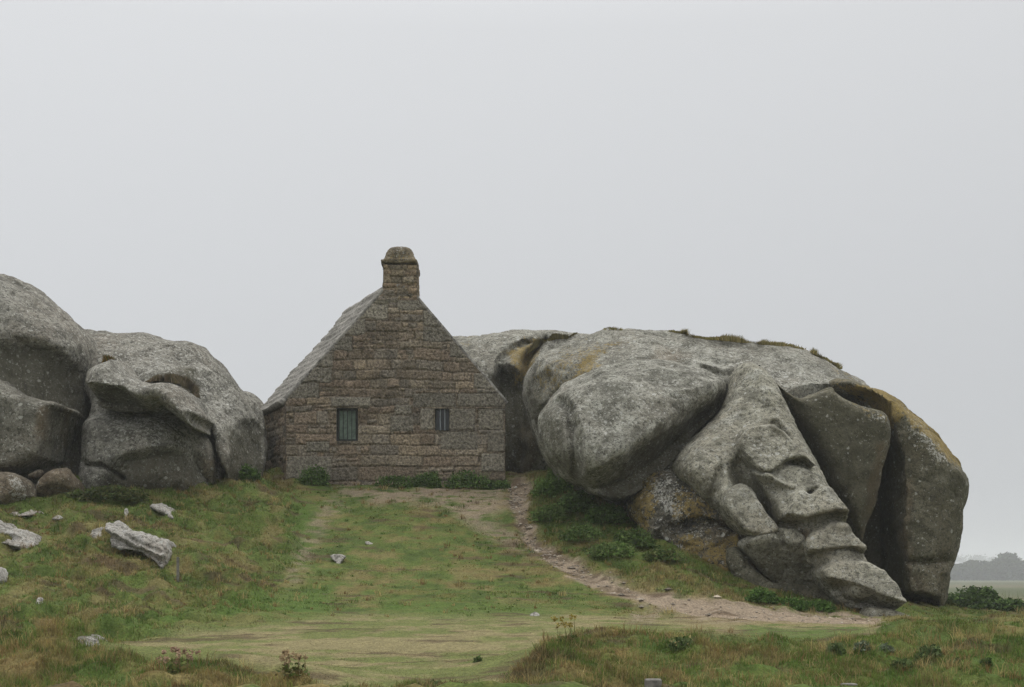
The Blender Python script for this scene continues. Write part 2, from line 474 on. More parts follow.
def gbase(X, Y):
    shp = X.shape
    x, y = X.ravel(), Y.ravel()
    z = W_[n_] + W_[n_ + 1] * x + W_[n_ + 2] * y
    for i in range(n_):
        r2 = (x - pts[i, 0]) ** 2 + (y - pts[i, 1]) ** 2
        z = z + W_[i] * 0.5 * r2 * np.log(r2 + 1e-9)
    far = np.maximum(np.maximum(sstep(13, 26, np.abs(x)), sstep(44, 62, y)), sstep(4, -6, y))
    far_z = -0.0 + 0.15 * np.sin(x * 0.021 + 1) * np.sin(y * 0.013)
    return (np.clip(z, -0.3, 4.6) * (1 - far) + far_z * far).reshape(shp)

# mound crests in world x, y: (x, y, height, rx, ry)
def mpt(px, py, Y): q = P(px, py, Y); return q[0], q[1]
MOUNDS = [(*mpt(20, 660, 15), 0.20, 1.6, 1.0), (*mpt(150, 665, 14.6), 0.15, 1.4, 0.9), (*mpt(250, 672, 14.2), 0.13, 0.9, 0.7), (*mpt(305, 684, 13.6), 0.06, 0.5, 0.5),
          (*mpt(560, 664, 15.2), 0.20, 0.85, 0.8), (*mpt(640, 655, 16), 0.24, 1.1, 0.9), (*mpt(715, 655, 16.2), 0.16, 0.9, 0.8), (*mpt(520, 684, 13.8), 0.08, 0.5, 0.6),
          (*mpt(905, 645, 17), 0.22, 0.9, 0.8), (*mpt(985, 640, 18), 0.10, 1.0, 1.0), (*mpt(830, 655, 16.4), 0.08, 0.8, 0.8), (*mpt(1060, 640, 18), 0.06, 1.5, 1.2)]
A_LAWN = [(90, 645), (200, 632), (300, 617), (420, 612), (560, 612), (640, 616), (760, 618), (880, 620), (870, 640), (760, 642), (690, 632), (600, 634), (545, 645), (490, 690), (320, 690), (280, 668), (130, 655)]
A_SLOPE = [(300, 480), (505, 485), (520, 540), (600, 585), (640, 612), (400, 612), (290, 618), (270, 600), (300, 560), (290, 520)]
A_LEFT = [(-60, 480), (290, 470), (300, 520), (295, 560), (265, 605), (180, 632), (90, 645), (-60, 650)]
A_VERGE = [(530, 470), (640, 520), (760, 590), (850, 606), (850, 617), (760, 612), (680, 600), (610, 575), (555, 550), (532, 520)]
PATH = [(520, 486), (518, 500), (521, 520), (533, 543), (560, 562), (600, 582), (640, 596), (700, 608), (780, 615), (880, 621)]
PATH_W = [12, 9, 6.5, 6, 6.5, 7.5, 9, 9, 6, 3]
PATH2 = [(430, 492), (455, 505), (490, 530), (530, 548)]
PATH3 = [(350, 494), (330, 510), (316, 528), (306, 552), (296, 575)]

def ground_z(X, Y):
    z = gbase(X, Y)
    V = np.stack([X, Y, np.zeros_like(X)], -1)
    for mx, my, mh, rx, ry in MOUNDS:
        z = z + mh * np.exp(-((X - mx) / rx) ** 2 - ((Y - my) / ry) ** 2)
    px, py = proj(np.stack([X, Y, z], -1))
    near = (1 - sstep(40, 55, Y)) * (1 - sstep(18, 30, np.abs(X)))
    lawn = soft(px, py, A_LAWN, 6); left = soft(px, py, A_LEFT, 12); slope = soft(px, py, A_SLOPE, 8)
    path = 1 - sstep(0.7, 1.3, d_line(px, py, PATH, PATH_W))
    rough = np.clip(0.62 - 0.56 * lawn - 0.45 * slope + 0.8 * left, 0.08, 1.4)
    hum = fbm(V, 0.9, 3, 5) * 0.15 + np.abs(fbm(V, 1.5, 2, 15)) * 0.14 * (1 - lawn) - 0.03 + np.maximum(fbm(V * np.array([1, 1.5, 1]), 2.1, 3, 9), -0.15) * (0.17 + 0.12 * sstep(630, 650, py) * (1 - lawn))
    z = z + near * rough * hum - near * path * 0.05 + near * fbm(V, 5.0, 3, 12) * 0.02
    return z, px, py, dict(lawn=lawn, left=left, slope=slope, path=path, near=near)

def ground_color(X, Y, z, px, py, mk):
    V = np.stack([X, Y, z * 0], -1)
    n1 = fbm(V, 0.55, 4, 21); n2 = fbm(V, 1.9, 4, 33, 0.6); n3 = fbm(V * np.array([1, 2.0, 1]), 3.4, 3, 44)
    green = np.array([0.080, 0.108, 0.026]); dgreen = np.array([0.048, 0.072, 0.018]); straw = np.array([0.20, 0.158, 0.068]); rust = np.array([0.135, 0.085, 0.036])
    dirt = np.array([0.275, 0.215, 0.155]); lush = np.array([0.066, 0.108, 0.022]); dry = np.array([0.205, 0.172, 0.088])
    def mx(c, m, t): return c * (1 - m[..., None]) + t * m[..., None]
    c = np.broadcast_to(green, X.shape + (3,)).copy()
    c = mx(c, sstep(-0.05, 0.4, n2) * 0.7, straw * 0.8)
    c = mx(c, sstep(0.1, 0.45, n3 + 0.4 * n1) * 0.35, rust)
    c = mx(c, sstep(0.1, 0.45, -n2 - 0.2 * n3) * 0.7, dgreen)
    mound = sstep(620, 640, py + 10 * n1) * (1 - mk['lawn']) * mk['near']
    c = mx(c, mound * sstep(-0.2, 0.4, n2 + 0.5 * n3) * 0.6, straw * np.array([0.95, 0.93, 0.85]))
    c = mx(c, mound * sstep(0.0, 0.3, n3) * 0.3, rust)
    c = mx(c, mound * sstep(0.05, 0.35, -n2 + 0.4 * n3) * 0.7, lush * 0.8)
    lawn_c = mx(np.broadcast_to(dry, c.shape).copy(), sstep(-0.25, 0.3, n2 + n1 * 0.8) * 0.75, green * 1.15)
    c = mx(c, mk['lawn'] * 0.9, lawn_c)
    for poly, s in (([(190, 612), (260, 596), (330, 585), (330, 612), (200, 628), (120, 640), (60, 648)], 10), ([(380, 596), (450, 603), (540, 606), (560, 615), (430, 618), (380, 612)], 7),
                    ([(735, 627), (870, 626), (850, 642), (760, 643)], 4), ([(283, 490), (312, 505), (300, 560), (285, 545)], 8), ([(740, 665), (880, 650), (1040, 645), (1040, 700), (700, 700)], 14), ([(840, 640), (880, 640), (890, 665), (840, 668)], 8)):
        c = mx(c, soft(px, py + 8 * n2, poly, s) * 0.75, lush)
    for poly, s, st in (([(330, 487), (520, 487), (530, 500), (480, 520), (440, 505), (370, 503)], 8, 0.8), ([(635, 614), (662, 610), (655, 623), (632, 622)], 4, .8), ([(670, 618), (740, 615), (800, 618), (720, 625)], 4, .75)):
        c = mx(c, soft(px + 10 * n2, py + 5 * n3, poly, s) * st * sstep(-0.5, 0.1, n3 + n2), dirt * 0.85)
    p = np.clip(1.5 - d_line(px + 6 * n2, py + 3 * n3, PATH2) / 9, 0, 1); c = mx(c, p * 0.65 * sstep(-.4, .2, n3), dirt * 0.8)
    p = np.clip(1.5 - d_line(px + 6 * n2, py + 3 * n3, PATH3) / 9, 0, 1); c = mx(c, p * 0.6 * sstep(-.3, .2, n3), dirt * 0.75)
    n4 = fbm(V, 7, 3, 46)
    dl = d_line(px + 9 * n2 + 4 * n4, py + 5 * n3 + 3 * n4, PATH, PATH_W)
    c = mx(c, (1 - sstep(0.9, 2.3, dl)) * 0.7 * sstep(-.5, .2, n4), straw * 0.9)
    bare = 1 - sstep(0.55, 1.45, dl)
    soil = mx(np.broadcast_to(dirt * 0.9, c.shape).copy(), sstep(-0.2, 0.25, n3 + n4) * (1 - 0.85 * sstep(580, 600, py)), np.array([0.115, 0.085, 0.058]))
    c = mx(c, bare * 0.95, soil)
    # bare brown scars in the turf
    c = mx(c, sstep(0.34, 0.46, fbm(V * np.array([0.6, 2.2, 1]), 1.7, 3, 66)) * 0.7 * mk['near'], np.array([0.075, 0.05, 0.03]))
    farc = mx(np.broadcast_to(np.array([0.115, 0.108, 0.066]), c.shape).copy(), sstep(-0.2, 0.3, fbm(V * np.array([0.4, 1, 1]), 0.012, 3, 70)) * .8, np.array([0.07, 0.085, 0.04]))
    c = mx(c, sstep(60, 110, Y), farc)
    c = c * (1 + 0.25 * fbm(V, 9, 3, 81)[..., None])
    return np.clip(c, 0.01, 0.6), bare

def axis(lo, hi, st, far):
    mid = np.arange(lo, hi, st); up, dn = [], []
    s, x = st, hi
    while x < far: up.append(x); s *= 1.22; x += s
    s, x = st * 1.22, lo - st
    while x > -far: dn.append(x); s *= 1.22; x -= s
    return np.concatenate([dn[::-1], mid, up, [far]])
gx = axis(-15.5, 15.5, 0.07, 2400)
gy = axis(10.5, 38, 0.07, 2400)
GX, GY = np.meshgrid(gx, gy, indexing='ij')
GZ, gpx, gpy, gmk = ground_z(GX, GY)
GC, GB = ground_color(GX, GY, GZ, gpx, gpy, gmk)
nx, ny = GX.shape
I = np.arange(nx * ny).reshape(nx, ny)
Q = np.stack([I[:-1, :-1], I[1:, :-1], I[1:, 1:], I[:-1, 1:]], -1).reshape(-1, 4)
M_GROUND = vcol_material('turf', 26, 0.4, 0.6, 0.03)
g = link('ground', make_mesh('ground', np.stack([GX, GY, GZ], -1).reshape(-1, 3), [Q], GC.reshape(-1, 3)), M_GROUND)
tag(g, kind='structure')

def gz_at(x, y):
    x, y = np.atleast_1d(np.asarray(x, float)), np.atleast_1d(np.asarray(y, float))
    return ground_z(x, y)[0]

def hit_ground(px, py, y0=11.0, y1=44.0):
    """first point along the line of sight of a photo position that reaches the ground"""
    Y = np.arange(y0, y1, 0.05)
    q = P(np.full_like(Y, px), np.full_like(Y, py), Y)
    z = ground_z(q[:, 0], q[:, 1])[0]
    i = int(np.argmax(q[:, 2] <= z)) if (q[:, 2] <= z).any() else len(Y) - 1
    return np.array([q[i, 0], q[i, 1], z[i]])

# ------------------------------------------------------------------ grass
POSTS = [tuple(P(p, 680, 12.6)[:2]) for p in (653.5, 848.5)]
M_GRASS = vcol_material('grass_blades', 3, 0.2, 0, spec=0.1, transl=0.4)
def blades(X, Y, Z, C, Hh, wid, lean=0.5, seed=1):
    r = np.random.default_rng(seed); n = len(X)
    a = r.uniform(0, 2 * np.pi, n); b = a + r.normal(0, 0.7, n) + np.pi / 2
    w = wid * r.uniform(0.6, 1.3, n)
    base = np.stack([X, Y, Z - 0.01], 1)
    s = np.stack([np.cos(a), np.sin(a), np.zeros(n)], 1) * w[:, None] * 0.5
    ln = np.stack([np.cos(b), np.sin(b), np.zeros(n)], 1) * (Hh * r.uniform(0, lean, n))[:, None]
    up = np.zeros((n, 3)); up[:, 2] = Hh
    mid = base + ln * 0.35 + up * 0.6
    tip = base + ln + up * r.uniform(0.85, 1.05, n)[:, None]
    V = np.stack([base - s, base + s, mid + s * 0.7, mid - s * 0.7, tip], 1).reshape(-1, 3)
    k = np.arange(n)[:, None] * 5
    return V, (k + np.array([[0, 1, 2, 3]])), (k + np.array([[3, 2, 4]])), np.repeat(C, 5, 0)

def scatter(n, x0, x1, y0, y1, seed):
    r = np.random.default_rng(seed)
    Y = np.sqrt(r.uniform(y0 ** 2, y1 ** 2, n)) if True else None
    X = r.uniform(-0.41, 0.41, n) * Y
    return X, Y, r
def grass_field(n, y0, y1, seed):
    X, Y, r = scatter(n, 0, 0, y0, y1, seed)
    Z, px, py, mk = ground_z(X, Y)
    C, bare = ground_color(X, Y, Z, px, py, mk)
    V3 = np.stack([X, Y, 0 * X], 1)
    cl = fbm(V3, 1.6, 3, 61) + 0.6 * fbm(V3, 5.5, 2, 62)
    verge = soft(px, py, A_VERGE, 8)
    mound = sstep(625, 645, py) * (1 - mk['lawn'])
    hgt = 0.04 + 0.022 * mk['left'] + 0.016 * mound + 0.05 * verge - 0.015 * mk['slope'] * (1 - verge)
    hgt = hgt * np.clip(0.75 + 1.1 * cl, 0.3, 2.2)
    hgt = hgt * (1 - mk['lawn']) + 0.016 * mk['lawn']
    for (qx, qy) in POSTS: hgt = np.where((np.abs(X - qx) < 0.22) & (Y < qy + 0.2), 0.02, hgt)
    keep = (bare < 0.35 + 0.2 * r.random(n)) & (r.random(n) > 0.45 * mk['lawn'] + 0.3 * mk['slope'] * (1 - verge))
    hgt = hgt * (1 + 0.7 * mound * np.clip(fbm(V3, 0.9, 2, 67) * 2.2, -0.8, 1))
    # taller straw stalks here and there
    tall = (r.random(n) < 0.012) & (mk['lawn'] < 0.3)
    hgt = np.where(tall, hgt * 1.9 + 0.04, hgt) * r.uniform(0.6, 1.25, n)
    straw = np.array([0.26, 0.205, 0.10])
    jit = r.normal(1, 0.22, (n, 1)) * np.array([1, 1, 1]) + r.normal(0, 0.05, (n, 3))
    C = np.clip(C * 1.6 * np.clip(jit, 0.45, 1.7), 0.008, 0.5)
    st = (r.random(n) < 0.10 + 0.10 * mound) | tall
    C[st] = straw * r.uniform(0.6, 1.15, (st.sum(), 1))
    wid = np.where(tall, 0.006, 0.011) * np.clip(Y / 20, 0.7, 1.6)
    k = keep
    return blades(X[k], Y[k], Z[k], C[k], hgt[k], wid[k], 0.8, seed)
parts = [grass_field(190000, 12.2, 17.5, 101), grass_field(330000, 17.5, 37.5, 102), grass_field(40000, 37.5, 60, 103)]
Vs, Q4, Q3, Cs, off = [], [], [], [], 0
for v, q, t, c in parts:
    Vs.append(v); Q4.append(q + off); Q3.append(t + off); Cs.append(c); off += len(v)
def tufts(n, y0, y1, seed):
    X, Y, r = scatter(n, 0, 0, y0, y1, seed)
    Z, px, py, mk = ground_z(X, Y)
    C, bare = ground_color(X, Y, Z, px, py, mk)
    V3 = np.stack([X, Y, 0 * X], 1)
    cl = fbm(V3, 0.8, 3, 71)
    mound = sstep(625, 645, py) * (1 - mk['lawn']); verge = soft(px, py, A_VERGE, 8)
    pr = np.clip(0.10 + 0.75 * mk['left'] + 0.75 * mound + 0.6 * verge + 0.06 * mk['slope'], 0, 1) * (1 - mk['lawn']) * np.clip(0.6 + 1.3 * cl, 0.05, 1.2)
    k = (r.random(n) < pr) & (bare < 0.2)
    for (qx, qy) in POSTS: k &= ~((np.abs(X - qx) < 0.3) & (Y < qy + 0.2))
    X, Y, Z, C = X[k], Y[k], Z[k], C[k]; m = len(X); nb = 16
    big = np.clip(r.lognormal(0, 0.4, m), 0.5, 2.2)
    kind = r.random(m)
    col = C * 1.7
    col[kind < 0.22] = np.array([0.36, 0.29, 0.125]) * r.uniform(.7, 1.15, ((kind < 0.22).sum(), 1))
    col[(kind > 0.22) & (kind < 0.32)] = np.array([0.24, 0.16, 0.07])
    col[kind > 0.78] = np.array([0.105, 0.17, 0.04])
    rad = np.repeat(0.05 * big, nb) * np.sqrt(r.random(m * nb)); an = r.uniform(0, 6.28, m * nb)
    cc = np.repeat(col, nb, 0) * r.uniform(.6, 1.3, (m * nb, 1))
    hh = np.repeat(0.055 * big, nb) * r.uniform(.5, 1.25, m * nb) * (1 + 0.5 * np.repeat(((kind < 0.32)), nb))
    return blades(np.repeat(X, nb) + rad * np.cos(an), np.repeat(Y, nb) + rad * np.sin(an), np.repeat(Z, nb), np.clip(cc, .01, .5), hh, np.repeat(0.009 * np.clip(Y / 20, .7, 1.5), nb), 1.1, seed)
for v, q, t, c in (tufts(14000, 12.3, 18, 111), tufts(26000, 18, 37, 112)):
    Vs.append(v); Q4.append(q + off); Q3.append(t + off); Cs.append(c); off += len(v)
gr = link('grass', make_mesh('grass', np.concatenate(Vs), [np.concatenate(Q4), np.concatenate(Q3)], np.concatenate(Cs), smooth=False), M_GRASS)
tag(gr, 'green and straw coloured rough grass covering the slope and mounds', 'grass', kind='stuff')

# ------------------------------------------------------------------ boulders
def pt(px, py, Y): return P(px, py, Y)
LG, RG = 'boulders of the left pile', 'boulders of the right massif'
ROCKS = {}
def boulder(key, lumps, h, mat, label, group, **kw):
    o = build_rock('boulder', lumps, h, mat, **kw)
    ROCKS[key] = o
    return tag(o, label, 'boulder', group)
# ---- left pile
boulder('L1', [Pillow([(-70, 300), (-30, 268), (0, 273), (20, 279), (40, 291), (62, 310), (85, 329), (100, 345), (106, 358), (105, 372), (99, 388), (95, 410), (92, 440), (90, 475), (84, 500), (-70, 505)],
    35.2, 2.9, 2.8, 2.2, b=0.35, p=2.3,
    carve=[('area', [(-90, 354), (0, 347), (30, 343), (50, 348), (60, 362), (64, 400), (60, 480), (-90, 480)], 8, 0.55), ('line', [(0, 300), (30, 320), (60, 350)], 14, -0.2)])], 0.05, M_LEFT,
    'great rounded grey boulder at far left overhanging a dark hollow', LG,
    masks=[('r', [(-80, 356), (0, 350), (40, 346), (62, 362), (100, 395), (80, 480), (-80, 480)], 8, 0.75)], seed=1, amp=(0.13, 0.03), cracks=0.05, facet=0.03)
boulder('L2', [Pillow([(-80, 374), (0, 381), (12, 384), (28, 396), (42, 401), (64, 406), (71, 410), (70, 420), (64, 442), (60, 462), (50, 468), (35, 474), (-20, 486), (-80, 488)],
    32.4, 1.0, 1.8, 0.30, b=0.10, a=0.10, p=4.0)], 0.04, M_LEFT,
    'square olive-stained block wedged under the great far left boulder', LG,
    masks=[('r', None, 0, 0.30), ('w', [(38, 403), (47, 404), (46, 440), (38, 445)], 3, 0.5), ('w', [(60, 408), (72, 410), (66, 450), (60, 450)], 3, 0.4)], seed=2, amp=(0.035, 0.03), ridge=0.03, cracks=0.05, facet=0.015)
boulder('L3', [Pillow([(62, 345), (85, 331), (110, 333), (150, 333), (170, 341), (190, 343), (212, 352), (232, 373), (245, 391), (257, 405), (265, 428), (265, 450), (262, 476), (250, 492), (90, 500), (70, 420)],
    37.0, 2.9, 2.3, 2.6, b=0.60, p=2.2,
    carve=[('line', [(79, 405), (77, 500)], 9, 1.8), ('area', [(233, 426), (241, 416), (250, 419), (264, 434), (275, 490), (226, 490), (230, 450)], 5, 0.9),
           ('line', [(141, 383), (160, 378), (185, 380), (203, 398)], 4, 0.10), ('line', [(203, 422), (209, 440), (213, 465), (212, 490)], 4, 1.1), ('line', [(170, 345), (185, 370), (215, 385)], 9, 0.18), ('line', [(110, 345), (150, 352)], 8, 0.12)])], 0.048, M_LEFT,
    'broad domed boulder sloping down to the cottage left wall', LG,
    masks=[('p', [(90, 335), (200, 345), (240, 400), (215, 440), (200, 400), (120, 370)], 10, 0.3), ('r', [(150, 374), (190, 372), (204, 392), (195, 400), (165, 384)], 4, 0.9), ('w', [(203, 460), (214, 462), (214, 490), (203, 490)], 3, .5), ('r', [(230, 430), (265, 430), (270, 490), (225, 490)], 4, 0.7)], seed=3, cracks=0.05, facet=0.03, amp=(0.13, 0.035))
boulder('L3b', [Pillow([(236, 400), (243, 393), (252, 394), (260, 401), (264, 412), (266, 440), (240, 440)], 39.6, .8, .8, 0.7, b=0.3)], 0.06, M_LEFT,
    'small boulder peeking between domed boulder and cottage eave', LG, seed=4)
boulder('L4', [Pillow([(91, 382), (95, 372), (118, 362), (128, 365), (141, 380), (156, 385), (176, 386), (195, 397), (204, 409), (211, 421), (203, 433), (195, 429), (184, 421), (172, 413), (160, 415), (130, 414), (105, 409), (92, 400)],
    33.2, 1.5, 2.4, 0.5, b=0.62, p=3.0, carve=[('fold', [(60, 378), (94, 384), (126, 387), (163, 415), (190, 480), (60, 480)], 0.10, 1.6)])], 0.036, M_LEFT,
    'wedge-shaped boulder with sharp edge lying atop the lower front boulder', LG, seed=5, amp=(0.03, 0.028), cracks=0.03, facet=0.015,
    masks=[('p', None, 0, 0.2), ('r', [(92, 384), (122, 388), (158, 413), (160, 418), (100, 415)], 2, 0.6)])  # r: shade painted on the front face below the sharp edge
boulder('L5', [Pillow([(86, 432), (96, 417), (115, 414), (150, 415), (172, 417), (190, 429), (200, 443), (206, 470), (205, 496), (150, 506), (84, 504), (85, 470)],
    34.2, 1.7, 1.5, 1.0, b=0.30, p=2.5, carve=[('area', [(112, 472), (130, 458), (175, 450), (196, 462), (200, 505), (110, 505)], 6, 0.4), ('line', [(84, 464), (104, 466), (122, 478)], 2.0, 0.3), ('ramp', (185, 445), (0.9, 0.3), 0.03, 5)])], 0.04, M_LEFT,
    'lichen-spotted rounded boulder at the foot of the left pile', LG, seed=6, amp=(0.07, 0.035), cracks=0.05, facet=0.03,
    masks=[('p', [(95, 415), (180, 418), (200, 445), (190, 450), (120, 440)], 8, 0.5), ('r', [(112, 466), (180, 452), (200, 470), (195, 505), (110, 505)], 6, 0.7)])
boulder('L6', [Pillow([(-25, 482), (-10, 474), (12, 474), (28, 480), (35, 491), (33, 501), (10, 507), (-25, 510)], 31.2, .6, .6, 0.3, p=2.8, carve=[('ramp', (14, 488), (0.9, 0.4), 0.03, 2)])], 0.025, M_TAN,
    'small pinkish rounded boulder at the left photo edge under the block', LG, seed=7, amp=(0.07, 0.025), ridge=0.06, masks=[('p', [(14, 478), (30, 484), (26, 500), (12, 500)], 4, 0.9)])
boulder('L7', [Pillow([(36, 488), (45, 476), (62, 469), (72, 475), (81, 488), (75, 498), (40, 500)], 31.9, .5, .5, 0.25, p=2.8, carve=[('ramp', (60, 480), (0.3, 0.9), 0.03, 2)])], 0.025, M_TAN,
    'small tan rounded boulder in grass below the olive block', LG, seed=8, amp=(0.06, 0.025), ridge=0.05, masks=[('w', None, 0, 0.35)])
boulder('L8', [Pillow([(28, 474), (40, 469), (44, 473), (40, 478), (30, 479)], 31.8, .2, .3, 0.12, p=2.4)], 0.022, M_TAN,
    'small pale stone wedged between the tan boulder and the olive block', LG, seed=9, amp=(0.03, 0.015))

# ---- right massif
boulder('R1', [Pillow([(440, 352), (468, 338), (500, 333), (530, 332), (570, 335), (620, 347), (640, 420), (600, 480), (545, 486), (508, 490), (480, 490), (450, 440)],
    39.8, 2.2, 3, 2.0, b=0.50, p=2.3,
    carve=[('line', [(546, 336), (528, 358), (522, 390), (528, 430)], 5, 0.7), ('area', [(497, 380), (508, 372), (518, 388), (524, 480), (480, 490)], 7, 1.1), ('line', [(512, 348), (500, 362), (497, 380)], 4, .3), ('area', [(515, 344), (524, 338), (532, 341), (522, 347)], 2, .35)])], 0.055, M_GREY,
    'boulder rising just behind the right slope of the cottage roof', RG,
    masks=[('o', [(500, 352), (545, 338), (535, 375), (515, 385), (512, 365)], 8, 0.9), ('o', [(455, 342), (475, 337), (470, 347)], 5, 0.6), ('r', [(490, 378), (525, 372), (545, 480), (490, 490)], 8, 0.9), ('w', [(520, 420), (545, 420), (540, 480), (520, 480)], 6, .2)], seed=11, amp=(.13, .03), cracks=0.04, facet=0.03)  # large r mask paints the dark of the gap beside the cottage
boulder('R2', [Pillow([(523, 390), (527, 371), (540, 355), (560, 346), (590, 335), (620, 331), (660, 333), (700, 338), (740, 345), (780, 349), (802, 354), (825, 363), (850, 376), (868, 388), (872, 404), (855, 428), (825, 440), (800, 480), (780, 560), (700, 570), (600, 510), (548, 462), (530, 420)],
    36.8, 3.9, 3.5, 3.4, b=0.75, p=2.1,
    carve=[('line', [(726, 402), (706, 425), (678, 456), (640, 500)], 12, 2.4), ('area', [(533, 374), (545, 367), (556, 370), (556, 386), (542, 392)], 5, 0.30), ('line', [(553, 395), (575, 372), (605, 354)], 6, 0.16), ('line', [(533, 428), (545, 405), (560, 390)], 5, 0.4),
           ('line', [(668, 335), (672, 350), (650, 362)], 5, 0.18), ('area', [(702, 366), (722, 370), (738, 372), (735, 392), (722, 398)], 4, 0.5), ('line', [(690, 352), (715, 362), (738, 368)], 6, 0.2), ('line', [(772, 350), (790, 362)], 4, 0.14), ('line', [(800, 362), (840, 380), (800, 384)], 12, -.15)])], 0.055, M_GREY,
    'huge whale-backed dome of grey granite crowned with turf', RG, amp=(0.17, 0.035), sc_=(0.7, 4), cracks=0.05, facet=0.03,
    masks=[('o', [(528, 372), (560, 345), (600, 338), (640, 340), (600, 362), (560, 390), (540, 410)], 12, 0.62), ('o', [(590, 352), (612, 345), (600, 372), (560, 395), (548, 400)], 8, 0.85), ('o', [(820, 360), (850, 372), (868, 384), (850, 380)], 4, .7),
           ('r', [(527, 395), (545, 385), (550, 410), (560, 470), (535, 450)], 6, 0.6), ('p', [(600, 340), (700, 345), (830, 375), (780, 390), (700, 370)], 14, 0.35), ('w', [(655, 350), (690, 352), (676, 372), (650, 366)], 6, 0.35)], seed=12)
boulder('R3', [Pillow([(538, 428), (540, 412), (551, 396), (570, 380), (605, 368), (650, 362), (690, 367), (710, 374), (722, 382), (723, 395), (717, 411), (700, 430), (676, 458), (656, 476), (636, 494), (616, 499), (598, 495), (584, 486), (569, 478), (554, 465), (542, 448)],
    32.6, 2.0, 3.2, 1.5, b=0.80, a=0.08, p=2.3,
    carve=[('line', [(560, 396), (569, 410), (575, 440), (578, 482)], 4.0, 0.34), ('area', [(530, 400), (564, 398), (576, 440), (580, 490), (530, 470)], 7, 0.3), ('ramp', (662, 426), (0.55, 0.835), 0.060, 3), ('line', [(610, 380), (640, 410), (650, 425)], 14, -0.12)])], 0.042, M_GREY,
    'large egg-shaped boulder jutting from the dome above the path', RG, seed=13, amp=(0.12, 0.035), cracks=0.03, facet=0.04,
    masks=[('p', [(560, 390), (650, 376), (700, 375), (690, 400), (640, 430), (590, 460)], 12, 0.15), ('r', [(722, 394), (690, 416), (640, 446), (602, 488), (612, 502), (640, 497), (680, 457), (722, 412)], 4, 0.75), ('r', [(538, 410), (560, 420), (575, 470), (590, 492), (545, 460)], 8, 0.5)])  # first r mask paints shade along the underside, right of the ridge line
boulder('R4', [Pillow([(627, 515), (631, 492), (645, 476), (662, 467), (690, 462), (722, 472), (750, 500), (765, 545), (762, 585), (740, 592), (700, 578), (668, 562), (640, 545)],
    31.9, 1.7, 1.4, 1.0, b=0.55, p=2.4, carve=[('line', [(672, 527), (700, 522), (740, 530)], 3, 0.3), ('line', [(660, 540), (672, 512), (668, 490)], 4, 0.16), ('area', [(670, 530), (735, 528), (740, 552), (700, 556), (675, 545)], 4, .15)])], 0.036, M_LICH,
    'squat boulder blotched orange and white with lichen under the egg-shaped boulder', RG, seed=14, amp=(0.14, 0.04), ridge=0.12, cracks=0.06, facet=0.07,
    masks=[('o', [(622, 515), (640, 478), (660, 468), (656, 500), (645, 545)], 10, 0.85), ('p', [(645, 482), (668, 478), (688, 505), (680, 525), (662, 510)], 6, 0.75), ('o', [(672, 485), (715, 492), (712, 530), (672, 522)], 14, 0.8), ('o', [(668, 535), (745, 530), (750, 580), (690, 580)], 12, 0.85), ('p', [(670, 545), (695, 550), (690, 562), (672, 558)], 4, .7)])
slab = [Pillow([(672, 465), (682, 449), (702, 431), (720, 412), (727, 393), (736, 368), (752, 364), (768, 376), (778, 392), (790, 418), (803, 440), (821, 475), (840, 515), (858, 550), (872, 570), (884, 584), (870, 600), (840, 600), (818, 580), (800, 560), (785, 535), (760, 515), (735, 500), (724, 514), (706, 507), (690, 491), (676, 479)],
            31.0, 1.15, 1.8, 0.6, b=0.82, p=2.5,
            carve=[('area', [(734, 462), (744, 458), (775, 503), (788, 535), (765, 522), (740, 490), (727, 470)], 6, 0.30), ('line', [(720, 468), (712, 503)], 4, 0.2), ('line', [(745, 372), (748, 400), (742, 425)], 9, 0.2), ('line', [(755, 405), (785, 420)], 5, .08), ('line', [(772, 424), (783, 432), (790, 445)], 3.5, 0.18)]),
        Pillow([(731, 451), (734, 437), (743, 428), (770, 426), (786, 436), (800, 452), (813, 467), (806, 470), (795, 463), (783, 464), (774, 471), (765, 475), (752, 475), (739, 463)], 30.58, 0.80, 0.9, 0.13, b=0.66, p=4, sm=3,
            carve=[]),
        Pillow([(747, 473), (765, 472), (783, 464), (806, 468), (820, 480), (824, 490), (806, 494), (795, 505), (784, 513), (776, 524), (769, 512), (759, 493)], 29.98, 0.58, 0.8, 0.15, b=0.7, p=3.0, sm=3,
            carve=[('line', [(765, 475), (778, 482), (791, 487)], 2.0, -0.12), ('fold', [(750, 476), (772, 478), (788, 488), (780, 503), (772, 522), (750, 510)], .04, .3)]),
        Pillow([(775, 524), (780, 503), (788, 494), (800, 491), (806, 494), (815, 488), (829, 489), (846, 512), (849, 521), (838, 526), (815, 529), (790, 532)], 29.6, 0.78, 0.9, 0.10, b=0.66, p=4, sm=3,
            carve=[('fold', [(760, 513), (783, 513), (806, 516), (835, 509), (865, 514), (865, 570), (760, 570)], 0.10, .8)]),
        Pillow([(797, 547), (802, 534), (819, 526), (838, 523), (850, 535), (865, 553), (848, 559), (828, 562), (811, 565)], 29.32, 0.78, 0.8, 0.09, b=0.66, p=4.0, sm=3, carve=[('fold', [(780, 550), (806, 550), (850, 546), (880, 550), (880, 590), (780, 590)], 0.11, .8)]),
        Pillow([(811, 572), (825, 561), (850, 560), (869, 565), (885, 577), (897, 592), (901, 604), (893, 612), (865, 613), (842, 606), (826, 593)], 28.85, 0.9, 1.0, 0.13, b=0.62, p=4, sm=3,
            carve=[('fold', [(800, 575), (830, 577), (858, 584), (884, 596), (910, 604), (910, 640), (800, 640)], 0.08, .8)])]
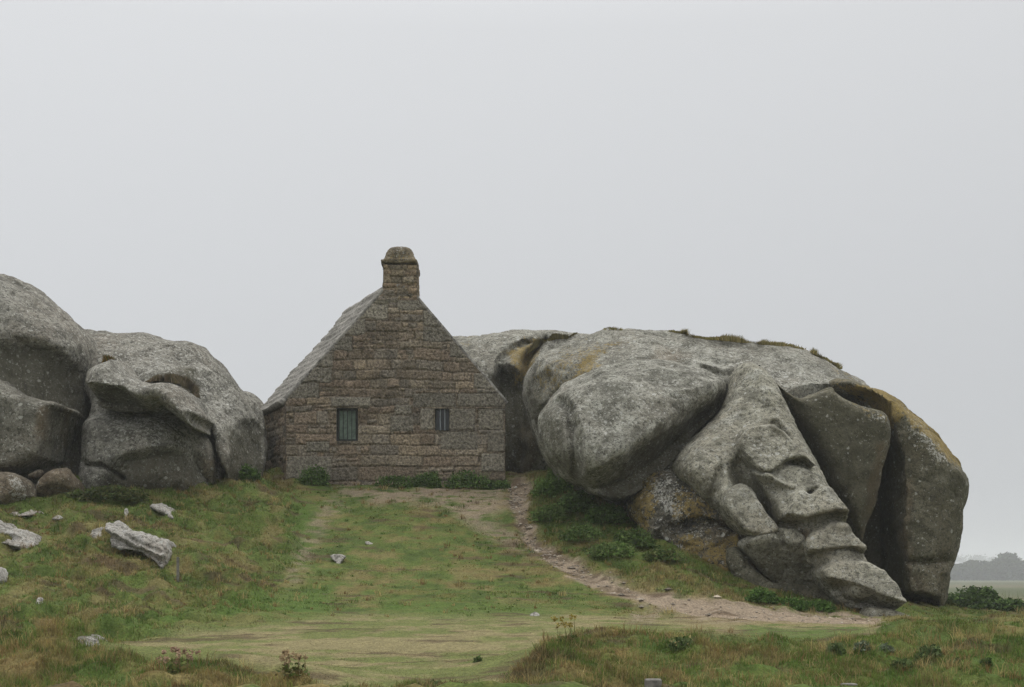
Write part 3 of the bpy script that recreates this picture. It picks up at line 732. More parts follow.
boulder('R5', slab, 0.030, M_SLAB, 'pale leaning slab eroded into ledges and hollows like a hand', RG, seed=15, amp=(0.045, 0.032), sc_=(1.2, 4.5), k=0.015, ridge=0.04, cracks=0.02, facet=0.022,
    masks=[('r', [(733, 460), (748, 470), (780, 510), (790, 535), (768, 522), (735, 485), (722, 475)], 5, 0.8), ('r', [(706, 470), (716, 470), (716, 510), (700, 505)], 4, 0.6), ('r', [(770, 424), (782, 430), (786, 442), (776, 436)], 4, .9), ('w', [(792, 532), (806, 530), (802, 545)], 3, 0.8), ('p', [(745, 432), (780, 440), (800, 462), (760, 465)], 6, 0.25)])  # r masks put shade into the colour of the carved grooves
boulder('R6', [Pillow([(717, 506), (721, 493), (738, 486), (748, 489), (762, 508), (777, 528), (768, 537), (745, 537), (728, 524)], 29.9, 0.7, 0.9, 0.16, b=0.5, p=3.6, carve=[('ramp', (735, 520), (-0.7, 0.7), 0.04, 2)])], 0.03, M_SLAB,
    'small rounded block tucked left of the ledged slab', RG, seed=16, amp=(0.04, 0.03), ridge=0.04, cracks=0.03, facet=0.03)
boulder('R6b', [Pillow([(737, 547), (748, 536), (775, 527), (796, 530), (808, 550), (820, 580), (800, 587), (780, 586), (760, 574)], 29.7, 0.8, 1.0, 0.15, b=0.3, p=4, carve=[('ramp', (770, 540), (-.1, 1), 0.02, 2), ('line', [(776, 530), (784, 545)], 3, .12)])], 0.032, M_SLAB,
    'grey wedge block below the small rounded block', RG, seed=17, amp=(0.04, 0.03), ridge=0.04, cracks=0.04, facet=0.03, masks=[('r', [(740, 552), (800, 545), (815, 585), (770, 585)], 8, 0.6)])
boulder('R6c', [Pillow([(722, 560), (735, 548), (758, 572), (785, 583), (820, 578), (846, 598), (860, 625), (780, 628), (740, 606)], 30.1, 0.75, 1.0, 0.35, b=0.2, p=3.0)], 0.036, M_HOOD,
    'low dark base rock along the weeds under the wedge block', RG, seed=18, amp=(0.07, 0.03), ridge=0.05, cracks=0.05, facet=0.05, masks=[('r', None, 0, 0.3)])
boulder('R6d', [Pillow([(858, 614), (868, 607), (884, 608), (905, 613), (915, 622), (860, 624)], 28.2, .4, .5, 0.16, b=0.3)], 0.026, M_SLAB,
    'little flat stone beside the toe of the ledged slab', RG, seed=19, amp=(0.03, 0.02), ridge=0.04, masks=[('r', None, 0, .5)])
boulder('R7', [Pillow([(752, 368), (768, 376), (785, 392), (800, 398), (825, 390), (833, 393), (850, 403), (868, 408), (884, 415), (892, 429), (891, 448), (883, 470), (878, 500), (869, 530), (861, 556), (845, 545), (820, 490), (800, 450), (780, 415)],
    33.1, 1.1, 1.6, 0.42, b=0.02, a=-0.08, p=3.4,
    carve=[('ramp', (868, 470), (0.95, 0.3), 0.02, 3), ('line', [(765, 376), (795, 425), (825, 480), (850, 540)], 8, 0.5)])], 0.038, M_HOOD,
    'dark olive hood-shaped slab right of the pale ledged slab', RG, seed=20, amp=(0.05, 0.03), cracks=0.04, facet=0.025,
    masks=[('r', [(770, 392), (800, 404), (830, 398), (888, 427), (880, 470), (860, 552), (780, 420)], 3, 0.55), ('o', [(824, 388), (850, 400), (886, 416), (890, 430), (868, 416), (840, 402)], 3, 0.55), ('w', [(880, 440), (890, 440), (874, 520), (864, 540), (868, 500)], 4, 0.45), ('p', [(858, 408), (886, 418), (890, 430), (876, 424)], 3, 0.6)])
boulder('R8', [Pillow([(820, 392), (832, 384), (850, 382), (868, 384), (886, 387), (906, 396), (930, 418), (950, 441), (965, 457), (970, 468), (968, 487), (959, 516), (953, 546), (946, 576), (941, 598), (936, 612), (925, 632), (888, 634), (866, 614), (852, 570), (850, 500), (850, 440), (835, 410)],
    34.4, 2.2, 2.4, 1.2, b=0.08, p=2.7,
    carve=[('area', [(886, 412), (893, 436), (898, 465), (899, 520), (901, 560), (902, 640), (830, 640), (840, 500), (866, 440)], 2.5, 2.7), ('area', [(898, 598), (925, 596), (937, 604), (932, 640), (880, 640)], 3, 1.6),
           ('line', [(904, 562), (925, 563), (950, 560)], 4, 0.2), ('ramp', (908, 424), (0.70, -0.71), 0.045, 3), ('area', [(830, 393), (852, 389), (880, 397), (890, 414), (870, 404), (850, 400)], 3, 0.7)])], 0.042, M_HOOD,
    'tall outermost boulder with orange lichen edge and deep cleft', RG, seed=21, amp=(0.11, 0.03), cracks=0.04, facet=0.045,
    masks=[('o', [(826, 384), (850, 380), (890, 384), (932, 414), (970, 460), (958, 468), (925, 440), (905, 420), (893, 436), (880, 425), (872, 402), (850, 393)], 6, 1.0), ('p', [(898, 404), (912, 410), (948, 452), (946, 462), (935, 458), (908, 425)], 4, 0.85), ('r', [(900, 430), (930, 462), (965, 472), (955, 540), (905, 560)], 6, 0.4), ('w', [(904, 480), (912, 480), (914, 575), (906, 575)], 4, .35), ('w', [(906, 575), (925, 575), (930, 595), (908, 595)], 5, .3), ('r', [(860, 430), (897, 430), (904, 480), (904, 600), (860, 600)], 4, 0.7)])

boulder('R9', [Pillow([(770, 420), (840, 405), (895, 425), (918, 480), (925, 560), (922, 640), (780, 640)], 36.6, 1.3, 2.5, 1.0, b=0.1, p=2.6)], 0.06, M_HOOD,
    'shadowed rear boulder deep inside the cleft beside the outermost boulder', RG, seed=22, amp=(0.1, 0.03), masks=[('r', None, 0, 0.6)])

# ---- outcrops and loose stones in the turf
def outcrop(pts_, label, seed, hf=0.35, R=0.10, h=0.02, mat=None, amp=(0.09, 0.03), b=1.35, masks=(), dy=0.0, ridge=0.05, carve=()):
    q = np.array(pts_, float)
    lowp = hit_ground(q[:, 0].mean(), q[:, 1].max() - 2)
    yc_ = lowp[1] + 0.06 + dy + b * (q[:, 1].max() - q[:, 1].mean()) / F * lowp[1]
    s_ = build_rock('rock', [Pillow(pts_, yc_, hf * 0.85, hf * (1 + b), R, b=b, p=3.0, sm=2, carve=carve)], h, mat or M_PALE, seed=seed, amp=amp, sc_=(2.4, 8.0), masks=masks, ridge=ridge)
    return tag(s_, label, 'rock', 'pale rocks in the turf')
outcrop([(-25, 524), (0, 521), (6, 527), (16, 529), (28, 532), (38, 541), (44, 555), (36, 553), (20, 548), (0, 545), (-25, 546)], 'whitish rock slab cut by the left photo edge', 31, 0.4, carve=[('line', [(0, 535), (20, 538), (40, 550)], 2, .1)])
outcrop([(105, 527), (110, 521), (118, 524), (128, 530), (138, 530), (152, 538), (166, 539), (172, 549), (170, 558), (166, 570), (158, 569), (152, 560), (140, 552), (126, 549), (112, 546)], 'largest whitish rock ridge breaking the left turf', 32, 0.4, carve=[('ramp', (135, 543), (-.45, .9), .05, 1.5), ('line', [(120, 530), (135, 542), (160, 552)], 2, .08)])
outcrop([(91, 537), (95, 530), (104, 528), (105, 536), (98, 541)], 'small whitish lump at the left tip of the largest rock ridge', 33, 0.2, 0.06, ridge=.06)
outcrop([(151, 506), (158, 504), (168, 508), (176, 517), (174, 520), (164, 513), (153, 509)], 'thin curved whitish rock above the largest ridge', 34, 0.2, 0.06, h=.016, ridge=.05)
outcrop([(2, 514), (22, 511), (34, 511), (40, 515), (30, 518), (10, 517)], 'flat pinkish white rock below the small pinkish boulder', 35, 0.3, 0.06, masks=[('w', None, 0, 0.3)], ridge=.06)
SM = dict(h=0.014, amp=(0.02, 0.012), ridge=0.02)
outcrop([(52, 519), (60, 514), (67, 516), (69, 519), (60, 521)], 'small flat white rock right of the flat pinkish one', 36, 0.18, 0.05, **SM)
outcrop([(-8, 570), (-2, 566), (4, 572), (3, 582), (-4, 588), (-8, 586)], 'whitish stone corner at left edge below the slab', 37, 0.2, 0.06, **SM)
outcrop([(36, 602), (39, 597), (42, 599), (41, 606), (38, 608)], 'tiny upright white stone alone in the left turf', 38, 0.08, 0.03, **SM)
outcrop([(77, 641), (82, 636), (92, 635), (102, 640), (103, 648), (80, 648)], 'low lichened stone half sunk near the lawn edge', 39, 0.2, 0.08, masks=[('r', None, 0, .4)], **SM)
outcrop([(-8, 625), (0, 623), (4, 627), (2, 634), (-8, 636)], 'white stone at the left photo edge nearest the front mound', 40, 0.15, 0.06, **SM)
outcrop([(330, 556), (338, 554), (346, 556), (343, 561), (339, 566), (335, 562)], 'triangular white stone alone on the middle slope', 41, 0.12, 0.04, b=0.8, **SM)
outcrop([(365, 542), (369, 541), (375, 545), (373, 547), (367, 545)], 'narrow grey white stone right above the triangular one', 42, 0.08, 0.03, b=0.8, **SM)
outcrop([(124, 510), (127, 508), (129, 514), (128, 519), (125, 516)], 'tiny thin white stone left of the curved rock', 43, 0.06, 0.03, b=0.6, **SM)
outcrop([(455, 485), (459, 482), (464, 484), (463, 488), (456, 488)], 'small pale stone lying in front of the cottage bushes', 44, 0.08, 0.04, b=0.6, **SM)
outcrop([(529, 615), (535, 612), (540, 615), (535, 618)], 'flat pale stone flush in the lawn centre', 45, 0.08, 0.03, b=0.6, **SM)

# where a sight line meets a boulder (used to seat the turf that grows on it)
bpy.context.view_layer.update()
def rock_hit(key, px, py):
    o = ROCKS[key]; d = Vector(P(px, py, 1.0) - np.array([0, 0, EYE])).normalized()
    ok, loc, nrm, _ = o.ray_cast(Vector((0, 0, EYE)) - o.location, d)
    return np.array(loc + o.location) if ok else None
def rock_top(key, px, py0=300, py1=480):
    lo, hi = None, None
    for py in np.arange(py0, py1, 2.0):
        p = rock_hit(key, px, py)
        if p is not None:
            for q in np.arange(py - 2, py, 0.25):
                r_ = rock_hit(key, px, q)
                if r_ is not None: return r_
            return p
    return None

# path gravel: uncountable small stones
def gravel():
    r = np.random.default_rng(55)
    ico = np.array([[0, 0, 1], [1, 0, 0.1], [0, 1, 0.1], [-1, 0, 0.1], [0, -1, 0.1], [0, 0, -0.6]], float)
    tri = np.array([[0, 1, 2], [0, 2, 3], [0, 3, 4], [0, 4, 1], [5, 2, 1], [5, 3, 2], [5, 4, 3], [5, 1, 4]])
    n = 60000
    Y = r.uniform(25, 36, n); X = r.uniform(-4.5, 8, n)
    Z, px, py, mk = ground_z(X, Y)
    d = d_line(px, py, PATH, PATH_W)
    up = sstep(600, 500, py)
    keep = r.random(n) < np.where(d < 1.0, 0.05 + 0.9 * up, np.where(d < 1.5, 0.03, 0.0)) * np.where(fbm(np.stack([X, Y, 0 * X], 1), 1.1, 2, 3) > -0.1, 1, .35)
    X, Y, Z = X[keep], Y[keep], Z[keep]; n = len(X)
    s = r.lognormal(-3.55, 0.45, n)
    a = r.uniform(0, 6.28, n); ca, sa = np.cos(a), np.sin(a)
    v = ico[None] * r.uniform(0.6, 1.3, (n, 6, 1)) * np.stack([s, s * r.uniform(.6, 1, n), s * 0.55], 1)[:, None]
    vx = v[..., 0] * ca[:, None] - v[..., 1] * sa[:, None]; vy = v[..., 0] * sa[:, None] + v[..., 1] * ca[:, None]
    V = np.stack([vx + X[:, None], vy + Y[:, None], v[..., 2] + Z[:, None] + 0.003], -1).reshape(-1, 3)
    C = np.repeat(np.array([0.27, 0.23, 0.18]) * r.lognormal(0, 0.35, (n, 1)), 6, 0)
    o = link('gravel', make_mesh('gravel', V, [(np.arange(n)[:, None, None] * 6 + tri[None]).reshape(-1, 3)], np.clip(C, 0, .6), smooth=False), M_STONE)
    tag(o, 'loose pale gravel stones strewn along the dirt path', 'gravel', kind='stuff')
M_STONE = vcol_material('field_stone', 22, 0.3, 0.6, 0.02, speck=(30, 0.6, (0.36, 0.33, 0.27), 0.5))
gravel()

# ------------------------------------------------------------------ the cottage
M_WALL = vcol_material('rubble_masonry', 17, 0.6, 1.0, 0.05, speck=(34, 0.60, (0.30, 0.27, 0.21), 0.6))
M_ROOF = vcol_material('stone_roof', 14, 0.4, 0.6, 0.03, speck=(9, 0.60, (0.32, 0.31, 0.28), 0.6))
def stones(U, Vv, seed, course, width, warp=0.035):
    """irregular coursed rubble: returns id hash, distance to the nearest joint"""
    r = np.random.default_rng(seed)
    p3 = np.stack([U, Vv, 0 * U + seed], -1)
    Vw = Vv + warp * fbm(p3, 0.9, 2, seed) + 0.015 * fbm(p3, 5, 2, seed + 1)
    Uw = U + warp * 0.8 * fbm(p3, 1.5, 2, seed + 2) + 0.012 * fbm(p3, 6, 2, seed + 3)
    b = [Vv.min() - 0.5]
    while b[-1] < Vv.max() + 0.6: b.append(b[-1] + r.uniform(*course(b[-1])))
    b = np.array(b); ci = np.clip(np.searchsorted(b, Vw) - 1, 0, len(b) - 2)
    d = np.minimum(Vw - b[ci], b[ci + 1] - Vw)
    sid = np.zeros(U.shape)
    for c in np.unique(ci):
        m = ci == c
        e = [U.min() - r.uniform(0.2, 1)]
        while e[-1] < U.max() + 1: e.append(e[-1] + r.uniform(*width(b[c])) * (1.6 if r.random() < 0.12 else 1))
        e = np.array(e); k = np.clip(np.searchsorted(e, Uw[m]) - 1, 0, len(e) - 2)
        d[m] = np.minimum(d[m], np.minimum(Uw[m] - e[k], e[k + 1] - Uw[m]))
        sid[m] = c * 131 + k
    return sid, d

def rnd(sid, seed):
    i = np.asarray(sid).astype(np.int64)
    return _hash(i, i * 0 + 3, i * 0 + 7, seed)

def wall_panel(O, uv, nv, lu, top, seed, step=0.02, holes=(), course=None, width=None, vmax=None, special=None, edge_fix=True, tint=(1, 1, 1), stain=None):
    """masonry panel: O origin, uv unit along, nv outward normal, top(u) height; returns verts, quads, colours"""
    vmax = vmax or 6
    us = np.arange(0, lu + step * 0.5, step); us[-1] = lu
    vs = np.arange(0, vmax + step, step)
    for (a, b, c, d) in holes:
        us = us[(np.abs(us - a) > step * .6) & (np.abs(us - b) > step * .6)]; us = np.sort(np.append(us, [a, b]))
        vs = vs[(np.abs(vs - c) > step * .6) & (np.abs(vs - d) > step * .6)]; vs = np.sort(np.append(vs, [c, d]))
    U, Vv = np.meshgrid(us, vs, indexing='ij')
    T = top(U)
    above = Vv >= T
    Vv = np.minimum(Vv, T)
    course = course or (lambda v: (0.26, 0.44) if v < 0.9 else ((0.2, 0.36) if v < 2 else (0.15, 0.30)))
    width = width or (lambda v: (0.4, 1.0) if v < 0.9 else ((0.3, 0.8) if v < 2 else (0.22, 0.75)))
    sid, d = stones(U, Vv, seed, course, width, 0.06)
    sub, ds = stones(U, Vv, seed + 400, lambda v: (0.09, 0.17), lambda v: (0.13, 0.34), 0.06)
    m_ = rnd(sid, seed + 12) < 0.26
    sid = np.where(m_, sid * 977 + sub, sid); d = np.where(m_, np.minimum(d, ds), d)
    d = d + 0.018 * fbm(np.stack([U, Vv, 0 * U + seed], -1), 7, 3, seed + 77)
    joint = 1 - sstep(0.004, 0.034, d)
    h1, h2, h3 = rnd(sid, seed), rnd(sid, seed + 1), rnd(sid, seed + 2)
    pal = np.array([[0.212, 0.180, 0.136], [0.228, 0.192, 0.140], [0.20, 0.182, 0.148], [0.225, 0.182, 0.136], [0.165, 0.150, 0.122], [0.222, 0.196, 0.150], [0.198, 0.163, 0.122]])
    C = pal[(h1 * 6.99).astype(int)] * (0.70 + 0.52 * h2)[..., None]
    C = C * np.array([1.19, 1.13, 1.10])
    if stain is not None: C = C * stain(U, Vv)[..., None]
    grey = np.zeros(U.shape)
    if special is not None:
        grey, d2, idn = special(U, Vv)
        g_ = grey > 0.5
        gc = np.array([0.228, 0.206, 0.165]) * (0.82 + 0.32 * rnd(idn, seed + 9))[..., None]
        C[g_] = gc[g_]
        joint = np.where(g_, 1 - sstep(0.008, 0.028, d2), joint)
        h3 = np.where(g_, rnd(idn, seed + 4), h3)
    mort = np.array([0.245, 0.20, 0.145])
    p3 = np.stack([U, Vv, 0 * U + seed * 3], -1)
    wash = fbm(p3, 0.8, 3, seed + 30)
    jm = joint * (0.55 + 0.45 * sstep(-0.3, 0.3, fbm(p3, 2.5, 2, seed + 31)))
    C = C * (1 - jm[..., None] * 0.8) + mort * (0.75 + 0.35 * fbm(p3, 6, 2, seed + 8))[..., None] * jm[..., None] * 0.8
    C = C * (1 + 0.22 * wash)[..., None] * np.array(tint)
    disp = 0.02 - 0.030 * joint + (0.02 * ((grey > .5) & ((idn == 901) | (idn == 903))) if special is not None else 0) + 0.034 * (h3 - 0.5) + 0.016 * fbm(p3, 4.5, 3, seed + 40) + 0.012 * fbm(p3, 13, 2, seed + 41)
    if edge_fix: disp = np.where((U < 0.006) | (U > lu - 0.006), 0.012, disp)
    if holes:
        for (a, b, c, dd) in holes:
            dm = np.maximum(np.maximum(a - U, U - b), np.maximum(c - Vv, Vv - dd))
            disp = np.where(dm < 0.012, np.maximum(disp, 0.008), disp)
    W = O + U[..., None] * uv + Vv[..., None] * np.array([0, 0, 1.0]) + disp[..., None] * nv
    n1, n2 = U.shape
    I = np.arange(n1 * n2).reshape(n1, n2)
    q = np.stack([I[:-1, :-1], I[1:, :-1], I[1:, 1:], I[:-1, 1:]], -1)
    ok = ~(above[:-1, :-1] & above[1:, :-1] & above[1:, 1:] & above[:-1, 1:])
    uc = 0.5 * (U[:-1, :-1] + U[1:, :-1]); vc = 0.5 * (Vv[:-1, :-1] + Vv[:-1, 1:])
    for (a, b, c, d) in holes: ok &= ~((uc > a) & (uc < b) & (vc > c) & (vc < d))
    nrm = np.cross(uv, [0, 0, 1.0])
    q = q[ok]
    if np.dot(nrm, nv) < 0: q = q[:, ::-1]
    return W.reshape(-1, 3), q, C.reshape(-1, 3)

YH = 36.0
WL, WR = P(286, 480, YH)[0], P(505, 480, YH)[0]
ZB = 3.55                                    # below the turf
def zpx(py, Y=YH): return EYE + (HY - py) / F * Y
def xpx(px, Y=YH): return (px - CX) / F * Y
ZE_L, ZE_R = zpx(400), zpx(401)
AX, AZ = xpx(397.8), zpx(275.6)
BACK = np.array([-1.12, 2.8, 0.0]); BL = 3.3; BACK = BACK / np.linalg.norm(BACK)
ZT = zpx(290)                                # where the ridge is cut flat
house = link('stone_cottage', None, None, (0.5 * (WL + WR), YH + 1.4, ZB))
house.empty_display_size = 0.5
tag(house, 'small rubble granite cottage with gable chimney squeezed between the boulders', 'cottage')
lu = WR - WL
def gable(U):
    X = WL + U
    l = ZE_L + (X - WL) / (AX - WL) * (AZ - ZE_L); r = ZE_R + (WR - X) / (WR - AX) * (AZ - ZE_R)
    return np.minimum(np.minimum(l, r), ZT) - ZB
def verge_special(U, Vv):
    X = WL + U; Z = ZB + Vv
    l = ZE_L + (X - WL) / (AX - WL) * (AZ - ZE_L); r = ZE_R + (WR - X) / (WR - AX) * (AZ - ZE_R)
    dv = np.minimum(l, r) - Z
    left = X < AX
    b = np.where(left, 6.1 + 0.40 * np.arange(9)[None, None].T.reshape(9, 1, 1) * 0, 0)[0] if False else None
    k = np.floor((Z - 6.12 + np.where(left, 0, 0.17) + 0.02 * np.sin(X * 9)) / 0.40)
    f = (Z - 6.12 + np.where(left, 0, 0.17) + 0.02 * np.sin(X * 9)) / 0.40 - k
    idn = k * 2 + left + 500
    ex = np.where(left, (X - WL) - (6.12 + k * 0.40 - ZE_L + 0.02) * (AX - WL) / (AZ - ZE_L), (WR - X) - (5.95 + k * 0.40 - ZE_R + .02) * (WR - AX) / (AZ - ZE_R))
    wdt = 0.40 + 0.42 * rnd(idn, 5)
    g = (ex < wdt) & (Z > 6.12 - np.where(left, 0, 0.5)) & (Z < 8.6) & (rnd(idn, 77) < 0.86)
    d2 = np.minimum(np.minimum(f, 1 - f) * 0.40, np.abs(wdt - ex))
    # lintels and sill over and under the two windows, dressed stones at the corners
    for (a, b, c, d, i) in LINT:
        m = (X > a) & (X < b) & (Z > c) & (Z < d)
        g = g | m
        dd = np.minimum(np.minimum(X - a, b - X), np.minimum(Z - c, d - Z))
        d2 = np.where(m, dd, d2); idn = np.where(m, 900 + i, idn)
    return g.astype(float), d2, idn
def R4(x0, x1, y0, y1, i): return (xpx(x0), xpx(x1), zpx(y1), zpx(y0), i)
LINT = [R4(331, 371, 397, 407, 1), R4(287, 332, 456, 479, 2), R4(413, 456, 393, 407.5, 3), R4(457, 504, 393, 407, 4), R4(478, 504, 408, 430, 5), R4(487, 505, 430, 452, 6), R4(481, 505, 453, 472, 7), R4(395, 412, 405, 415, 8), R4(390, 414, 416, 432, 9), R4(449, 476, 408, 430, 10), R4(306, 330, 441, 452, 11), R4(420, 434, 408, 430, 12), R4(440, 478, 431, 450, 13)]
WIN = [(336.5, 358, 408, 441), (435, 449.5, 408.5, 430.5)]
holes = [(xpx(a) - WL, xpx(b) - WL, zpx(d) - ZB, zpx(c) - ZB) for a, b, c, d in WIN]
FN = np.array([0, -1.0, 0]); UX = np.array([1.0, 0, 0])
def gstain(U, Vv):      # sooty dark stones in a band below the chimney
    p3 = np.stack([U, Vv, 0 * U], -1)
    X, Z = WL + U, ZB + Vv
    band = np.exp(-((X - xpx(386)) / 0.55) ** 2) * sstep(zpx(440), zpx(415), Z) * sstep(zpx(310), zpx(335), Z)
    return 1 - 0.42 * band * sstep(-0.25, 0.25, fbm(p3, 2.6, 2, 88) + 0.2)
v1, q1, c1 = wall_panel(np.array([WL, YH, ZB]), UX, FN, lu, gable, 3, 0.02, holes, vmax=ZT - ZB, special=verge_special, stain=gstain)
LN = np.cross(BACK, [0, 0, 1.0]); LN = -LN if LN[0] > 0 else LN
v2, q2, c2 = wall_panel(np.array([WL, YH, ZB]), BACK, LN, BL, lambda U: 0 * U + ZE_L - ZB - 0.03, 5, 0.035, vmax=ZE_L - ZB)
v3, q3, c3 = wall_panel(np.array([WR, YH, ZB]), BACK, -LN, BL, lambda U: 0 * U + ZE_R - ZB - 0.03, 6, 0.05, vmax=ZE_R - ZB)
v4, q4, c4 = wall_panel(np.array([WL, YH, ZB]) + BACK * BL, UX, -FN, lu, gable, 8, 0.06, vmax=ZT - ZB)
parts, cols, off = [], [], 0
allv, allq, allc = [], [], []
for v, q, c in ((v1, q1, c1), (v2, q2, c2), (v3, q3, c3), (v4, q4, c4)):
    allv.append(v); allq.append(q + off); allc.append(c); off += len(v)
for (a, b, c, d) in holes:      # window reveals, cut stone
    x0, x1, z0, z1 = WL + a, WL + b, ZB + c, ZB + d
    y0, y1 = YH - 0.012, YH + 0.26
    for quad in ([(x0, y0, z0), (x0, y1, z0), (x0, y1, z1), (x0, y0, z1)], [(x1, y0, z0), (x1, y0, z1), (x1, y1, z1), (x1, y1, z0)], [(x0, y0, z1), (x0, y1, z1), (x1, y1, z1), (x1, y0, z1)], [(x0, y0, z0), (x1, y0, z0), (x1, y1, z0), (x0, y1, z0)]):
        allv.append(np.array(quad, float)); allq.append(np.array([[0, 1, 2, 3]]) + off); allc.append(np.full((4, 3), 0.13)); off += 4
obj_from('wall', np.concatenate(allv), allq, M_WALL, house, np.concatenate(allc), origin=(0.5 * (WL + WR), YH + 1.4, ZB))

# roof: closed stone-slab skin over the truncated gable section
def roof():
    xl = AX - (AZ - ZT) * (AX - WL) / (AZ - ZE_L); xr = AX + (AZ - ZT) * (WR - AX) / (AZ - ZE_R)
    ex = 0.10
    sl = (AZ - ZE_L) / (AX - WL); sr = (AZ - ZE_R) / (WR - AX)
    prof = [(WL - ex, ZE_L - ex * sl), (xl, ZT), (0.5 * (xl + xr), ZT + 0.10), (xr, ZT), (WR + ex * 0.5, ZE_R - ex * 0.5 * sr)]
    pr, nn = [], []
    for (a, b) in zip(prof[:-1], prof[1:]):
        L = math.hypot(b[0] - a[0], b[1] - a[1]); k = max(2, int(L / 0.035))
        for t in np.arange(k) / k: pr.append((a[0] + (b[0] - a[0]) * t, a[1] + (b[1] - a[1]) * t)); nn.append(((a[1] - b[1]) / L, (b[0] - a[0]) / L))
    pr.append(prof[-1]); nn.append(nn[-1])
    pr, nn = np.array(pr), np.array(nn)
    s = np.concatenate([[0], np.cumsum(np.hypot(*np.diff(pr, axis=0).T))])
    ys = np.arange(-0.0, BL + 0.08, 0.045)
    S, D = np.meshgrid(s, ys, indexing='ij')
    sid, d = stones(D, S, 21, lambda v: (0.26, 0.36), lambda v: (0.25, 0.55), 0.03)
    course = (S / 0.31) % 1
    p3 = np.stack([S, D, 0 * S], -1)
    edge = sstep(0, 0.15, D)
    disp = 0.055 + (0.03 * (1 - course) - 0.022 * (1 - sstep(0.0, 0.03, d)) + 0.018 * (rnd(sid, 3) - .5) + 0.03 * fbm(p3, 1.2, 3, 4)) * edge + 0.05 * fbm(p3, .6, 2, 14) * edge
    disp = disp + 0.06 * np.exp(-((S - s[np.argmin(np.abs(pr[:, 0] - xl))]) / 0.35) ** 2) * edge
    base = np.stack([pr[:, 0], np.full(len(pr), YH), pr[:, 1]], 1)[:, None] + D[..., None] * BACK
    nv = np.stack([nn[:, 0], 0 * nn[:, 0], nn[:, 1]], 1)[:, None]
    T = base + nv * disp[..., None]; Bm = base - nv * 0.06 + 0 * D[..., None]
    T[:, 0] += np.array([0, 0.004, 0]); Bm[:, 0] += np.array([0, 0.03, 0])
    n1, n2 = S.shape
    I = np.arange(n1 * n2).reshape(n1, n2); J = I + n1 * n2
    def qs(a): return np.stack([a[:-1, :-1], a[1:, :-1], a[1:, 1:], a[:-1, 1:]], -1).reshape(-1, 4)
    fs = [qs(I), qs(J)[:, ::-1]]
    for a, b in ((I[0], J[0]), (J[-1], I[-1])): fs.append(np.stack([a[:-1], a[1:], b[1:], b[:-1]], 1))
    for a, b in ((J[:, 0], I[:, 0]), (I[:, -1], J[:, -1])): fs.append(np.stack([a[:-1], a[1:], b[1:], b[:-1]], 1))
    C = np.array([0.245, 0.232, 0.205]) * (0.82 + 0.36 * rnd(sid, 9))[..., None] * (1 + .25 * fbm(p3, 1.5, 3, 60))[..., None]
    C = C * (1 - 0.5 * (1 - sstep(0, .02, d)))[..., None]
    C = C.reshape(-1, 3)
    obj_from('roof', np.concatenate([T.reshape(-1, 3), Bm.reshape(-1, 3)]), fs, M_ROOF, house, np.concatenate([C, C * 0.6]), origin=(AX, YH + 1.4, ZE_L))
roof()

# chimney
def chimney():
    x0, x1 = xpx(383.2), xpx(417); z0, z1 = zpx(300), zpx(264.5); y0, y1 = YH - 0.0, YH + 0.8
    vv, qq, cc, off = [], [], [], 0
    cs = (lambda v: (0.11, 0.2)); wd = (lambda v: (0.18, 0.42))
    for O, u, n, L, sd in ((np.array([x0, y0, z0]), UX, FN, x1 - x0, 51), (np.array([x0, y0, z0]), -FN, -UX, y1 - y0, 52), (np.array([x1, y0, z0]), -FN, UX, y1 - y0, 53), (np.array([x0, y1, z0]), UX, -FN, x1 - x0, 54)):
        v, q, c = wall_panel(O, u, n, L, lambda U: 0 * U + (z1 - z0), sd, 0.02, vmax=z1 - z0, course=cs, width=wd, tint=(1.0, 0.97, 0.88))
        # slight inward batter towards the top
        t = (v[:, 2] - z0) / (z1 - z0); m = np.array([0.5 * (x0 + x1), 0.5 * (y0 + y1)])
        v[:, :2] = m + (v[:, :2] - m) * (1.0 - 0.03 * t)[:, None]
        vv.append(v); qq.append(q + off); cc.append(c); off += len(v)
    ch = obj_from('chimney', np.concatenate(vv), qq, M_WALL, house, np.concatenate(cc), origin=(0.5 * (x0 + x1), YH + .4, z0))
    # projecting drip course and rounded mossy cap
    l1 = Pillow([(381.8, 266.5), (381.8, 262.5), (400, 262), (418, 262.5), (418.3, 266.5), (400, 267)], YH + .4, 0.44, 0.44, 0.04, p=5, sm=1, fit=0)
    l2 = Pillow([(385, 265), (386, 256), (390, 250), (400, 248), (410, 249.5), (414, 256), (415.5, 265)], YH + .4, 0.38, 0.38, 0.22, p=2.6, fit=0)
    build_rock('chimney_cap', [l1, l2], 0.022, M_CAP, seed=61, amp=(0.015, 0.015), sc_=(2.5, 8), parent=ch, k=0.08, masks=[('o', [(380, 262), (390, 248), (410, 248), (420, 262)], 3, 0.45)])
M_CAP = rock_material('cap_stone', (0.15, 0.125, 0.085), (0.26, 0.215, 0.145), 0.2, (0.22, 0.17, 0.09))
chimney()

